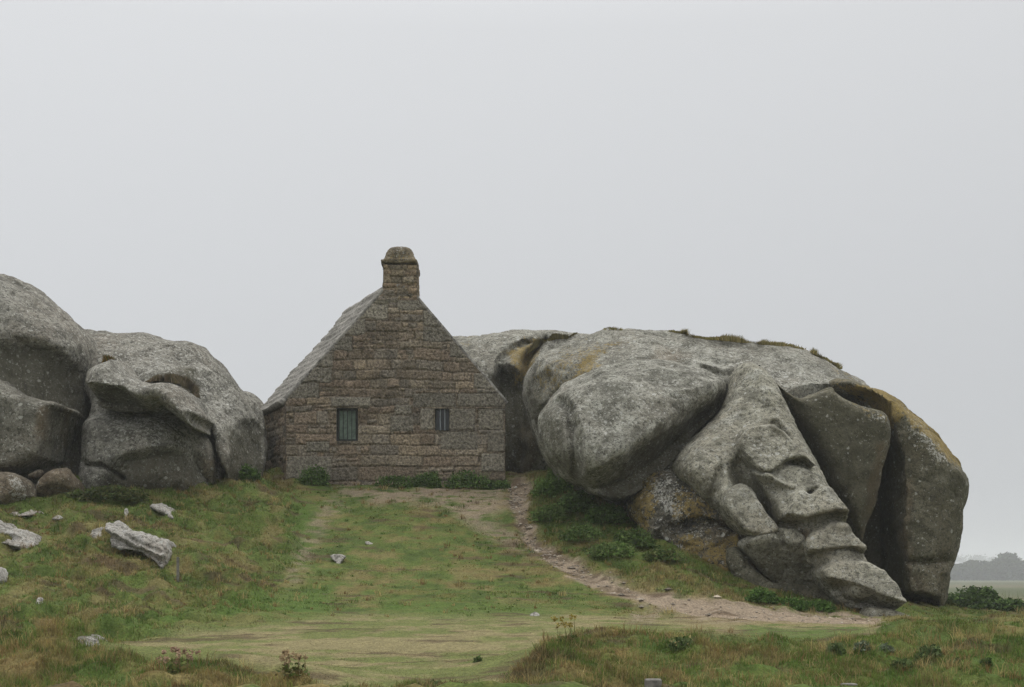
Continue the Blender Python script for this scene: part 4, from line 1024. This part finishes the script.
# windows
M_FRAME = simple_material('dark_green_paint', (0.022, 0.028, 0.024), 0.6, 0.3, 12, 0.1, 0.4)
M_SHUT = simple_material('faded_green_boards', (0.135, 0.18, 0.145), 0.8, 0.3, 9, 0.2)
M_IRON = simple_material('window_bars', (0.03, 0.032, 0.03), 0.6, 0.3, 20, 0.1, 0.4)
M_IRON2 = simple_material('grey_bars', (0.20, 0.22, 0.23), 0.6, 0.2, 20, 0.1, 0.4)
M_GLASS = simple_material('dark_pane', (0.012, 0.015, 0.018), 0.12, 0.1, 3, 0.0, 0.5)
def bar(x, y, z0, z1, r, n=8):
    a = np.arange(n) / n * 2 * np.pi
    v = np.concatenate([np.stack([x + r * np.cos(a), y + r * np.sin(a), np.full(n, z)], 1) for z in (z0, z1)])
    k = np.arange(n); return v, np.stack([k, (k + 1) % n, (k + 1) % n + n, k + n], 1)
for wi, (a, b, c, d) in enumerate(holes):
    x0, x1, z0, z1 = WL + a, WL + b, ZB + c, ZB + d
    t = 0.055 if wi == 0 else 0.03; yf = YH + 0.10
    fr = [(box_v(x0, x0 + t, yf, yf + .07, z0, z1), BOXF), (box_v(x1 - t, x1, yf, yf + .07, z0, z1), BOXF), (box_v(x0 + t, x1 - t, yf, yf + .07, z1 - t, z1), BOXF), (box_v(x0 + t, x1 - t, yf, yf + .07, z0, z0 + t), BOXF)]
    V, Fs = join(fr)
    w = obj_from('window', V, Fs, M_FRAME, house, smooth=False)
    if wi == 0:
        w['label'] = 'larger window with pale green boards behind bars'
        n = 4; bw = (x1 - x0 - 2 * t) / n
        V, Fs = join([(box_v(x0 + t + i * bw + 0.004, x0 + t + (i + 1) * bw - 0.004, yf + .035 + 0.004 * (i % 2), yf + .062, z0 + t, z1 - t), BOXF) for i in range(n)] + [(box_v(x0 + t, x1 - t, yf + .064, yf + .09, z0 + t, z1 - t), BOXF)])
        obj_from('shutter_boards', V, Fs, M_SHUT, w, smooth=False)
        for i in range(5):
            xx = x0 + (i + 0.5) * (x1 - x0) / 5
            v, q = bar(xx, YH + 0.05, z0, z1, 0.009 if i % 2 else 0.012); obj_from('bar', v, [q], M_IRON, w)
    else:
        w['label'] = 'small slit window with two grey bars'
        obj_from('pane', box_v(x0 + t, x1 - t, yf + .03, yf + .05, z0 + t, z1 - t), [BOXF], M_GLASS, w, smooth=False)
        for i in range(2):
            xx = x0 + (0.36 + 0.32 * i) * (x1 - x0)
            v, q = bar(xx, YH + 0.05, z0, z1, 0.016); obj_from('bar', v, [q], M_IRON2, w)

# ------------------------------------------------------------------ plants
M_LEAF = vcol_material('leaves', 3, 0.15, 0, spec=0.15, transl=0.25)
def leaf_cloud(cen, rad, n, size, cols, seed, shell=0.55, droop=0.0, flat_bottom=True, aspect=2.0, gainc=1.0):
    r = np.random.default_rng(seed)
    d = r.normal(size=(n, 3)); d /= np.linalg.norm(d, axis=1, keepdims=True)
    if flat_bottom: d[:, 2] = np.abs(d[:, 2])
    rr = r.uniform(shell, 1, n) ** 0.7
    nz = 1 + 0.28 * fbm(d * 1.6 + seed, 1.3, 2, seed) + 0.2 * fbm(d * 4 + seed, 1, 2, seed + 5)
    p = np.asarray(cen) + d * (rr * nz)[:, None] * np.asarray(rad)
    a = r.normal(size=(n, 3)); a[:, 2] = np.abs(a[:, 2]) * 0.6 + droop; a /= np.linalg.norm(a, axis=1, keepdims=True)
    b = np.cross(a, r.normal(size=(n, 3))); b /= np.linalg.norm(b, axis=1, keepdims=True) + 1e-9
    s = size * r.uniform(0.6, 1.4, n)[:, None]
    V = np.stack([p - a * s * 0.5, p + b * s / aspect * 0.5, p + a * s * 0.6, p - b * s / aspect * 0.5], 1).reshape(-1, 3)
    k = np.arange(n)[:, None] * 4
    ci = r.integers(0, len(cols), n)
    C = np.asarray(cols)[ci] * r.uniform(0.6, 1.35, (n, 1)) * gainc
    return V, k + np.array([[0, 1, 2, 3]]), np.repeat(C, 4, 0)
G1 = [(0.045, 0.08, 0.02), (0.06, 0.10, 0.026), (0.036, 0.062, 0.017), (0.075, 0.115, 0.036)]
def bush(name, px, py, w_px, h_px, label, seed, n=900, size=0.07, cols=G1, cat='bush', group=None, Y=None, dep=0.6, extra=None):
    if Y is None:
        c = hit_ground(px, py)
    else:
        c = P(px, py, Y); c[2] = gz_at(c[0], c[1])[0]
    m = c[1] / F
    V, q, C = leaf_cloud(c + np.array([0, 0, -0.02]), (w_px * m / 2, w_px * m / 2 * dep, h_px * m), n, size, cols, seed, gainc=1.8)
    # a few upright stems inside
    r = np.random.default_rng(seed + 1); ns = 70
    sx = r.uniform(-.4, .4, ns) * w_px * m; sy = r.uniform(-.3, .3, ns) * w_px * m * dep
    bv, b4, b3, bc = blades(c[0] + sx, c[1] + sy, np.full(ns, c[2] - .02), np.tile(np.array(cols[-1]) * 2.0, (ns, 1)) * r.uniform(.6, 1.2, (ns, 1)), np.full(ns, h_px * m * 1.1), 0.016, 0.5, seed + 2)
    fs = [q, b4 + len(V), b3 + len(V)]
    VV = np.concatenate([V, bv]); CC = np.concatenate([C, bc])
    if extra is not None:      # pale flower specks
        e = leaf_cloud(c + np.array([0, -0.05, 0.02]), (w_px * m / 2, w_px * m / 2 * dep, h_px * m * 1.05), extra[0], extra[2], [extra[1]], seed + 3, shell=0.9, aspect=1.1)
        fs.append(e[1] + len(VV)); VV = np.concatenate([VV, e[0]]); CC = np.concatenate([CC, e[2]])
    o = obj_from(name, VV, fs, M_LEAF, None, CC, smooth=False, origin=c)
    return tag(o, label, cat, group)
GB_ = 'nettle clumps along the cottage gable'
bush('nettle_clump', 314, 484, 34, 19, 'leafy nettle clump under the larger window side of the gable', 201, group=GB_, Y=35.75, dep=.45)
bush('nettle_clump', 395, 487, 46, 13, 'low dark nettle clump at the middle of the gable foot', 202, group=GB_, Y=35.75, dep=.3)
bush('nettle_clump', 428, 486, 30, 16, 'nettle clump at gable foot just left of the slit window', 203, group=GB_, Y=35.75, dep=.45)
bush('nettle_clump', 468, 487, 50, 17, 'broadest nettle clump below the slit window', 204, 1300, group=GB_, Y=35.7, dep=.35)
bush('nettle_clump', 500, 489, 24, 9, 'lowest nettle clump at the right corner of the gable', 205, 500, group=GB_, Y=35.7, dep=.5)
GW = 'weed clumps beside the path under the egg-shaped boulder'
bush('weed_clump', 552, 497, 46, 24, 'bright green weed clump between the path and egg-shaped boulder', 211, 1500, 0.08, [(0.075, 0.125, 0.03), (0.055, 0.095, 0.024), (0.095, 0.145, 0.04)], 'weeds', GW)
bush('weed_clump', 578, 512, 46, 20, 'dark weed clump under the belly of the egg-shaped boulder', 212, 1300, 0.08, G1, 'weeds', GW, extra=(8, (0.42, 0.42, 0.36), 0.05))
bush('weed_clump', 607, 522, 48, 18, 'weed clump with pale flower specks left of the lichened boulder', 213, 1300, 0.08, G1, 'weeds', GW, extra=(14, (0.45, 0.45, 0.38), 0.05))
bush('weed_clump', 634, 546, 46, 18, 'weed clump at the left foot of the lichened boulder', 214, 1200, 0.08, [(0.045, 0.075, 0.02), (0.06, 0.085, 0.026)], 'weeds', GW)
bush('weed_clump', 662, 560, 40, 12, 'low weed clump below the front of the lichened boulder', 215, 900, 0.07, [(0.045, 0.075, 0.02), (0.075, 0.085, 0.03)], 'weeds', GW)
bush('weed_clump', 550, 520, 40, 16, 'low weed clump on the path edge below the bright clump', 260, 1100, 0.07, [(0.07, 0.115, 0.03), (0.055, 0.09, 0.024), (0.09, 0.12, 0.04)], 'weeds', GW)
bush('weed_clump', 582, 540, 46, 16, 'weed clump halfway down the verge right of the path', 261, 1100, 0.07, [(0.07, 0.115, 0.03), (0.055, 0.09, 0.024), (0.09, 0.12, 0.04)], 'weeds', GW)
bush('weed_clump', 612, 556, 50, 15, 'weed clump on the verge nearest the bend of the path', 262, 1100, 0.07, [(0.07, 0.115, 0.03), (0.055, 0.09, 0.024), (0.09, 0.12, 0.04)], 'weeds', GW)
bush('weed_clump', 562, 482, 30, 18, 'weed clump squeezed between egg-shaped boulder and cottage gap', 263, 1100, 0.07, [(0.07, 0.115, 0.03), (0.055, 0.09, 0.024), (0.09, 0.12, 0.04)], 'weeds', GW)
bush('weed_clump', 245, 480, 34, 13, 'green weed clump between the domed boulder and cottage corner', 216, 900, 0.08, [(0.05, 0.085, 0.022), (0.035, 0.06, 0.016)], 'weeds')
bush('weed_clump', 110, 500, 80, 14, 'dark weed band at the foot of the left pile', 217, 1700, 0.08, [(0.035, 0.05, 0.016), (0.055, 0.06, 0.022)], 'weeds', dep=.35)
GS = 'weed clumps at the foot of the ledged slab'
for i, (px, py, w, h, lb) in enumerate([(762, 608, 36, 13, 'leftmost of the weed clumps below the dark base rock'), (790, 612, 40, 13, 'middle of the weed clumps below the dark base rock'), (818, 615, 36, 12, 'rightmost of the weed clumps below the dark base rock')]):
    bush('weed_clump', px, py, w, h, lb, 220 + i, 1100, 0.06, [(0.05, 0.095, 0.02), (0.035, 0.07, 0.016), (0.065, 0.11, 0.03)], 'weeds', GS, Y=27.9, dep=.45)
bush('hedge_bush', 980, 616, 112, 24, 'long dark green bush behind the outermost boulder', 230, 5200, 0.13, [(0.028, 0.05, 0.014), (0.045, 0.075, 0.02), (0.02, 0.034, 0.012), (0.055, 0.085, 0.026)], Y=44, dep=.5)
bush('hedge_bush', 940, 614, 40, 9, 'low dark bush against the foot of the outermost boulder', 231, 900, 0.09, [(0.03, 0.04, 0.014), (0.045, 0.052, 0.02)], Y=33, dep=.5)
GM = 'small green plants on the front mounds'
for i, (px, py, w, h, lb) in enumerate([(836, 655, 22, 16, 'rounded bright plant in the gap left of the right mound'), (862, 650, 18, 9, 'grey green thistle on the right mound'), (886, 652, 14, 8, 'small dark sprig right of the thistle on the mound'),
        (902, 668, 26, 10, 'spreading green plant low on the right mound'), (930, 656, 26, 12, 'taller green plant near the top of the right mound'), (921, 661, 14, 10, 'small bright sprig between the two right mound plants'),
        (986, 668, 12, 8, 'tiny dark sprig at the right photo edge'), (955, 665, 20, 7, 'flat pale green plant right of the spreading one'), (478, 662, 8, 7, 'tiny dark sprig standing alone on the lawn'), (433, 684, 20, 5, 'low green tuft at the bottom of the lawn'),
        (682, 648, 26, 13, 'dark plant with straw seed heads on the middle mound')]):
    bush('small_plant', px, py, w, h, lb, 240 + i, 170, 0.045, [(0.05, 0.075, 0.024), (0.03, 0.045, 0.016), (0.075, 0.10, 0.04)] if i not in (1, 2) else [(0.10, 0.12, 0.08), (0.06, 0.075, 0.045)], 'plant', GM, dep=.9, extra=(40, (0.36, 0.29, 0.13), 0.02) if i == 10 else None)
def flower(px, py, label, seed, h=0.34, n=9, stemc=(0.16, 0.15, 0.06), fc=(0.34, 0.27, 0.07), group=None):
    c = hit_ground(px, py); r = np.random.default_rng(seed)
    x = c[0] + r.normal(0, .07, n); y = c[1] + r.normal(0, .07, n); hh = h * r.uniform(.6, 1.1, n)
    v, q4, q3, cc = blades(x, y, np.full(n, c[2]), np.tile(np.array([stemc]), (n, 1)), hh, 0.012, 0.25, seed)
    root = obj_from('wild_flower', v, [q4, q3], M_LEAF, None, cc, smooth=False, origin=c)
    tag(root, label, 'flower', group)
    tips = v.reshape(n, 5, 3)[:, 4]
    for k, t in enumerate(tips):
        a, b, d = leaf_cloud(t, (0.03, 0.03, 0.03), 16, 0.028, [fc], seed + k, shell=.2, flat_bottom=False, aspect=1.2)
        obj_from('flower_head', a, [b], M_LEAF, root, d, smooth=False)
    lv, lq, lc = leaf_cloud(c, (0.14, 0.14, 0.12), 110, 0.05, [(0.14, 0.17, 0.05), (0.10, 0.14, 0.04), (0.17, 0.15, 0.06)], seed + 9, shell=.3)
    obj_from('leaves', lv, [lq], M_LEAF, root, lc, smooth=False)
flower(571, 645, 'yellowish flowering weed on the crest of the middle mound', 301)
flower(178, 672, 'reddish brown seeding weed on the left front mound', 302, .2, 14, (0.20, 0.15, 0.08), (0.38, 0.26, 0.18))
flower(293, 676, 'straw coloured seeding weed at the right tip of the left front mound', 303, .2, 14, (0.19, 0.15, 0.07), (0.40, 0.30, 0.18))

# turf cushions on the rock
M_TURFTOP = vcol_material('rock_turf', 4, 0.2, 0, spec=0.1, transl=0.2)
def turf_strip(pts3, label, seed, n=2600, hgt=0.16, wid=0.25, cols=((0.20, 0.17, 0.065), (0.14, 0.135, 0.045), (0.27, 0.21, 0.09)), sink=0.03, width=0.02):
    r = np.random.default_rng(seed)
    ln = np.array([p for p in pts3 if p is not None]); seg = np.concatenate([[0], np.cumsum(np.linalg.norm(np.diff(ln, axis=0), axis=1))])
    t = r.uniform(0, seg[-1], n); q = np.stack([np.interp(t, seg, ln[:, k]) for k in range(3)], 1); off = r.normal(0, wid, n)
    ends = np.minimum(t, seg[-1] - t) / seg[-1]
    clump = np.clip(0.6 + 1.1 * fbm(np.stack([t * 1.6, 0 * t, 0 * t], 1), 1, 3, seed), 0.15, 1.0)
    c = np.array(cols)[r.integers(0, len(cols), n)] * r.uniform(.6, 1.3, (n, 1))
    v, q4, q3, cc = blades(q[:, 0], q[:, 1] + off, q[:, 2] - sink - np.abs(off) * 0.15, c, 0.05 + hgt * clump * sstep(0, .12, ends) * r.uniform(.5, 1.2, n), width, .7, seed)
    o = link('turf_tuft', make_mesh('turf_tuft', v, [q4, q3], cc, smooth=False), M_TURFTOP)
    return tag(o, label, 'turf', 'turf growing on the boulders')
turf_strip([rock_top('R2', x) for x in np.arange(668, 802, 6)], 'long fringe of dry turf along the dome crest', 401, 9000, 0.13, .35)
turf_strip([rock_top('R2', x) for x in np.arange(810, 842, 4)], 'short tuft of turf low on the right shoulder of the dome', 402, 2000, 0.17, 0.2)
turf_strip([rock_hit('R1', x, y) for x, y in ((528, 352), (538, 345), (546, 341), (556, 338), (566, 338))] + [rock_top('R1', 576)], 'dark olive turf patch in the cleft left of the dome', 403, 4200, 0.2, .3, ((0.075, 0.066, 0.028), (0.10, 0.084, 0.034)))
turf_strip([rock_top('R2', x) for x in (602, 608, 614, 622)], 'tiny turf tuft at the highest point of the dome', 404, 350, .06, .12)
turf_strip([rock_hit('L3', x, y) for x, y in ((148, 381), (158, 379), (170, 380), (182, 382), (192, 388), (200, 396))], 'brownish cushion plants in the crevice of the broad domed boulder', 405, 5000, 0.16, .14, ((0.15, 0.115, 0.07), (0.10, 0.09, 0.045), (0.20, 0.16, 0.11)))
turf_strip([rock_hit('L3', x, y) for x, y in ((104, 362), (108, 360), (114, 362))], 'small orange green moss tuft beside the great far left boulder', 406, 700, 0.12, .1, ((0.10, 0.10, 0.03), (0.18, 0.11, 0.03)))

# posts
M_WOOD = simple_material('weathered_wood', (0.17, 0.16, 0.14), 0.9, 0.35, 14, 0.5)
def post(name, px, py_top, Y, w_px, label, seed, tall=None, group=None):
    top = P(px, py_top, Y); m = Y / F; r = w_px * m / 2
    g0 = gz_at(top[0], top[1])[0]
    zs = np.linspace(min(g0 - 0.1, top[2] - 0.2), top[2] - r * 0.12, 9); n = 14
    V, k = [], 0
    rr = np.random.default_rng(seed)
    a = np.arange(n) / n * 2 * np.pi; ra = r * (1 + 0.06 * rr.normal(size=n))
    sq = 1 / np.maximum(np.abs(np.cos(a)), np.abs(np.sin(a))) ** 0.6
    for z in zs: V.append(np.stack([top[0] + ra * sq * np.cos(a), top[1] + ra * sq * np.sin(a), np.full(n, z)], 1))
    V.append(np.stack([top[0] + ra * sq * .9 * np.cos(a), top[1] + ra * sq * .9 * np.sin(a), np.full(n, top[2])], 1))
    V = np.concatenate(V); L = len(zs) + 1; i = np.arange(n)
    fs = [np.stack([i + l * n, (i + 1) % n + l * n, (i + 1) % n + (l + 1) * n, i + (l + 1) * n], 1) for l in range(L - 1)]
    fs.append((np.arange(n) + (L - 1) * n)[None])
    o = obj_from(name, V, fs, M_WOOD, None, smooth=False)
    return tag(o, label, 'post', group)
post('wooden_post', 653.5, 679, 12.6, 17, 'wider sawn wooden post top at the bottom photo edge', 501, group='wooden posts at the bottom edge')
post('wooden_post', 848.5, 683.5, 12.6, 16, 'lower wooden post top at the bottom edge under the right mound', 502, group='wooden posts at the bottom edge')
sx = hit_ground(178, 582)
post('wooden_stake', 178, 557, sx[1], 2.6, 'thin grey wooden stake standing in the left turf', 503)

# ------------------------------------------------------------------ far fields: trees, house, ridge
M_FARLEAF = vcol_material('far_foliage', 0.8, 0.2, 0, spec=0.05)
M_BARK = simple_material('bark', (0.07, 0.055, 0.04), 0.9, 0.3, 4, 0.3)
def tree(px, Y, h, w, label, seed, kind='round', group='trees across the far fields', n=1500, px_=None):
    x = (px - CX) / F * Y; z = gz_at(x, Y)[0] if Y < 1200 else RIDGE_Z(x, Y)
    c = np.array([x, Y, z]); r = np.random.default_rng(seed)
    root = link('tree' if kind == 'round' else 'pine_tree', None, None, c); root.empty_display_size = .5
    tag(root, label, 'tree', group)
    # trunk with limbs
    V, fs, off = [], [], 0
    def limb(p0, p1, r0, r1):
        nonlocal off
        d = p1 - p0; d /= np.linalg.norm(d); a = np.cross(d, [0.3, 1, 0.1]); a /= np.linalg.norm(a); b = np.cross(d, a); t = np.arange(7) / 7 * 2 * np.pi
        for p, rr in ((p0, r0), (p1, r1)): V.append(p + rr * (np.cos(t)[:, None] * a + np.sin(t)[:, None] * b))
        i = np.arange(7); fs.append(np.stack([i, (i + 1) % 7, (i + 1) % 7 + 7, i + 7], 1) + off); off += 14
    fork = c + np.array([0, 0, h * .42]); limb(c - np.array([0, 0, .3]), fork, h * .035, h * .024)
    cl = []
    for k in range(6):
        a = k * 1.05 + r.uniform(0, .6); e = c + np.array([math.cos(a) * w * .3, math.sin(a) * w * .3, h * r.uniform(.5, .82)])
        limb(fork, e, h * .018, h * .007); cl.append(e)
    cl.append(c + np.array([0, 0, h * .8])); limb(fork, cl[-1], h * .02, h * .006)
    obj_from('trunk', np.concatenate(V), fs, M_BARK, root)
    cv, cq, cc, o2 = [], [], [], 0
    for k, e in enumerate(cl):
        a, b, d = leaf_cloud(e, (w * r.uniform(.22, .34), w * r.uniform(.22, .34), h * r.uniform(.14, .24)), n // 4, 1.1, [(0.03, 0.042, 0.016), (0.045, 0.058, 0.022), (0.024, 0.032, 0.013)], seed * 7 + k, shell=.15, flat_bottom=False, aspect=1.3)
        cv.append(a); cq.append(b + o2); cc.append(d); o2 += len(a)
    # understorey skirt
    a, b, d = leaf_cloud(c, (w * .55, w * .45, h * .5), n // 2, 1.1, [(0.03, 0.042, 0.016), (0.024, 0.034, 0.013)], seed * 7 + 11, shell=.2, aspect=1.3)
    cv.append(a); cq.append(b + o2); cc.append(d)
    obj_from('crown', np.concatenate(cv), cq, M_FARLEAF, root, np.concatenate(cc), smooth=False)
def RIDGE_Z(x, Y): return float(22.0 * math.exp(-((Y - 1900) / 300.0) ** 2) * (0.7 + 0.3 * math.sin(x * 0.012 + 2)))
TREES = [(900, 405, 6.0, 9), (925, 398, 6.2, 9), (948, 402, 6.0, 9.5), (959, 390, 6.8, 8), (971, 400, 6.3, 8), (983, 392, 6.5, 8), (996, 396, 7.9, 9), (1005, 404, 8.4, 8), (1013, 390, 7.5, 8), (1023, 398, 8.2, 10), (1036, 392, 7.6, 9), (1055, 400, 7.8, 10), (1080, 396, 7.4, 10)]
TL = ['far tree wholly behind the outermost boulder', 'far tree hidden at the outermost boulder edge', 'leftmost hazy far tree beside the outermost boulder', 'second hazy far tree right of the boulder', 'low hazy tree just right of the pale far roof', 'hazy mid height tree at the middle of the far row',
      'hazy tree left of the tallest far crown', 'tallest hazy crown of the far row', 'hazy tree right of the tallest far crown', 'hazy far tree cut by the right photo edge', 'far tree outside the right edge', 'second far tree outside the right edge', 'third far tree outside the right edge']
for i, (px, Y, h, w) in enumerate(TREES):
    if 940 < px < 1034: tree(px, Y * 1.7, h * (1.12 + 0.24 * ((i * 2) % 3)), w * 1.5, TL[i], 600 + i, n=2600)
# low ridge very far away, faint in the haze
rx = np.linspace(-300, 1700, 90); ry = np.linspace(1450, 2300, 40)
RX, RY = np.meshgrid(rx, ry, indexing='ij')
RZ = 22.0 * np.exp(-((RY - 1900) / 300.0) ** 2) * (0.7 + 0.3 * np.sin(RX * 0.012 + 2)) - 0.6 + 1.2 * fbm(np.stack([RX, RY, 0 * RX], -1), .01, 2, 4)
I = np.arange(RX.size).reshape(RX.shape)
hq = np.stack([I[:-1, :-1], I[1:, :-1], I[1:, 1:], I[:-1, 1:]], -1).reshape(-1, 4)
h_ = link('hill', make_mesh('hill', np.stack([RX, RY, RZ], -1).reshape(-1, 3), [hq], np.tile([[0.07, 0.085, 0.04]], (RX.size, 1))), M_GROUND)
tag(h_, kind='structure')
V, qs, cs, o2 = [], [], [], 0
r = np.random.default_rng(9)
for k in range(120):
    x = r.uniform(480, 900); Y = r.uniform(1780, 1900); z = RIDGE_Z(x, Y) - .5
    a, b, d = leaf_cloud((x, Y, z), (r.uniform(8, 18), 10, r.uniform(8, 16)), 160, 3.0, [(0.03, 0.042, 0.018)], 900 + k, shell=.2, aspect=1.2)
    V.append(a); qs.append(b + o2); cs.append(d); o2 += len(a)
fw = link('far_woods', make_mesh('far_woods', np.concatenate(V), qs, np.concatenate(cs), smooth=False), M_FARLEAF)
tag(fw, 'faint grey belt of woods fading in the mist', 'woods', kind='stuff')
# small pale house among the far trees
M_PLASTER = simple_material('white_render', (0.72, 0.72, 0.70), 0.9, 0.06, 2, 0)
M_SLATE = simple_material('pale_slate', (0.42, 0.43, 0.44), 0.7, 0.1, 2, 0)
Yh = 738.0; c = np.array([(969 - CX) / F * Yh, Yh, 0.0]); c[2] = gz_at(c[0], Yh)[0] - 1.2
fh = link('far_house', None, None, c); tag(fh, 'tiny pale house showing its roof among the hazy trees', 'house')
obj_from('wall', box_v(c[0] - 7, c[0] + 7, Yh, Yh + 8, c[2] - .3, c[2] + 7.0), [BOXF], M_PLASTER, fh, smooth=False)
rv = np.array([[c[0] - 7.3, Yh - .3, c[2] + 7.0], [c[0] + 7.3, Yh - .3, c[2] + 7.0], [c[0] + 7.3, Yh + 8.3, c[2] + 7.0], [c[0] - 7.3, Yh + 8.3, c[2] + 7.0], [c[0] - 7.3, Yh + 4, c[2] + 10.6], [c[0] + 7.3, Yh + 4, c[2] + 10.6]])
obj_from('roof', rv, [np.array([[0, 1, 5, 4], [2, 3, 4, 5], [0, 3, 2, 1]]), np.array([[0, 4, 3], [1, 2, 5]])], M_SLATE, fh, smooth=False)
for dx in (-3.5, 3.2):
    w = obj_from('window', box_v(c[0] + dx - .7, c[0] + dx + .7, Yh - .05, Yh + .05, c[2] + 4, c[2] + 5.6), [BOXF], M_FRAME, fh, smooth=False)

# ------------------------------------------------------------------ haze
HZ = 2500
hz = obj_from('haze', box_v(-HZ, HZ, -HZ, HZ, -3.0, 48.0), [BOXF], None, smooth=False, origin=(0, 0, -3))
m = bpy.data.materials.new('haze_air'); m.use_nodes = True; t = m.node_tree; t.nodes.clear()
ou = t.nodes.new('ShaderNodeOutputMaterial'); pv = t.nodes.new('ShaderNodeVolumePrincipled')
pv.inputs['Color'].default_value = (0.93, 0.95, 0.97, 1); pv.inputs['Density'].default_value = 0.0007; pv.inputs['Anisotropy'].default_value = 0.25
t.links.new(pv.outputs[0], ou.inputs['Volume']); hz.data.materials.append(m)
tag(hz, kind='stuff'); hz['label'] = 'pale sea mist over the fields'; hz['category'] = 'haze'

# ------------------------------------------------------------------ light
SUN_EL, SUN_AZ = 62.0, 24.0         # azimuth from +Y towards +X: high and beyond the rocks
w = bpy.data.worlds.new('World'); sc.world = w; w.use_nodes = True
t = w.node_tree; t.nodes.clear()
out = t.nodes.new('ShaderNodeOutputWorld'); bg = t.nodes.new('ShaderNodeBackground'); sky = t.nodes.new('ShaderNodeTexSky')
sky.sky_type = 'NISHITA'; sky.sun_disc = False; sky.sun_elevation = math.radians(SUN_EL); sky.sun_rotation = math.radians(SUN_AZ); sky.dust_density = 6; sky.air_density = 1.0
tc = t.nodes.new('ShaderNodeTexCoord'); sp = t.nodes.new('ShaderNodeSeparateXYZ'); t.links.new(tc.outputs['Generated'], sp.inputs[0])
rp = t.nodes.new('ShaderNodeValToRGB'); t.links.new(sp.outputs['Z'], rp.inputs[0])
e = rp.color_ramp.elements
e[0].position = 0.0; e[0].color = (0.54, 0.56, 0.59, 1)
e[1].position = 1.0; e[1].color = (2.15, 2.17, 2.2, 1)
x_ = e.new(0.12); x_.color = (0.595, 0.612, 0.64, 1)
x_ = e.new(0.36); x_.color = (0.715, 0.729, 0.752, 1)
sc_ = t.nodes.new('ShaderNodeVectorMath'); sc_.operation = 'SCALE'; t.links.new(rp.outputs[0], sc_.inputs[0]); sc_.inputs['Scale'].default_value = 10.0
hs = t.nodes.new('ShaderNodeHueSaturation'); hs.inputs['Saturation'].default_value = 0.1; t.links.new(sky.outputs[0], hs.inputs['Color'])
mx = t.nodes.new('ShaderNodeMix'); mx.data_type = 'RGBA'; mx.inputs[0].default_value = 0.9
t.links.new(hs.outputs[0], mx.inputs[6]); t.links.new(sc_.outputs[0], mx.inputs[7])
mr = t.nodes.new('ShaderNodeMapRange'); t.links.new(sp.outputs['X'], mr.inputs[0])
mr.inputs[1].default_value = -0.35; mr.inputs[2].default_value = 0.35; mr.inputs[3].default_value = 1.04; mr.inputs[4].default_value = 0.93
s2 = t.nodes.new('ShaderNodeVectorMath'); s2.operation = 'SCALE'; t.links.new(mx.outputs[2], s2.inputs[0]); t.links.new(mr.outputs[0], s2.inputs['Scale'])
t.links.new(s2.outputs[0], bg.inputs[0]); bg.inputs[1].default_value = 0.10
t.links.new(bg.outputs[0], out.inputs[0])
L = bpy.data.lights.new('sun', 'SUN'); L.energy = 1.2; L.angle = math.radians(35); L.color = (1.0, 0.97, 0.92)
so = bpy.data.objects.new('sun', L); COL.objects.link(so); so.location = (-20, 20, 40)
d = Vector((math.sin(math.radians(SUN_AZ)) * math.cos(math.radians(SUN_EL)), math.cos(math.radians(SUN_AZ)) * math.cos(math.radians(SUN_EL)), math.sin(math.radians(SUN_EL))))
so.rotation_euler = d.to_track_quat('Z', 'Y').to_euler()

# ------------------------------------------------------------------ camera, view
cam = bpy.data.cameras.new('camera'); co = bpy.data.objects.new('camera', cam); COL.objects.link(co)
co.location = (0, 0, EYE); co.rotation_euler = (math.radians(90), 0, 0)
cam.sensor_width = 36; cam.lens = 50; cam.shift_y = (HY - 343.5) / 1024; cam.clip_end = 6000; cam.clip_start = 0.1
sc.camera = co
sc.view_settings.view_transform = 'Standard'; sc.view_settings.look = 'None'; sc.view_settings.exposure = 0; sc.view_settings.gamma = 1
sc.view_settings.use_curve_mapping = False
sc.render.engine = 'CYCLES'
sc.cycles.volume_bounces = 2; sc.cycles.max_bounces = 6; sc.cycles.diffuse_bounces = 3
sc.cycles.use_denoising = True
sc.cycles.denoising_prefilter = 'NONE'
sc.cycles.use_adaptive_sampling = False
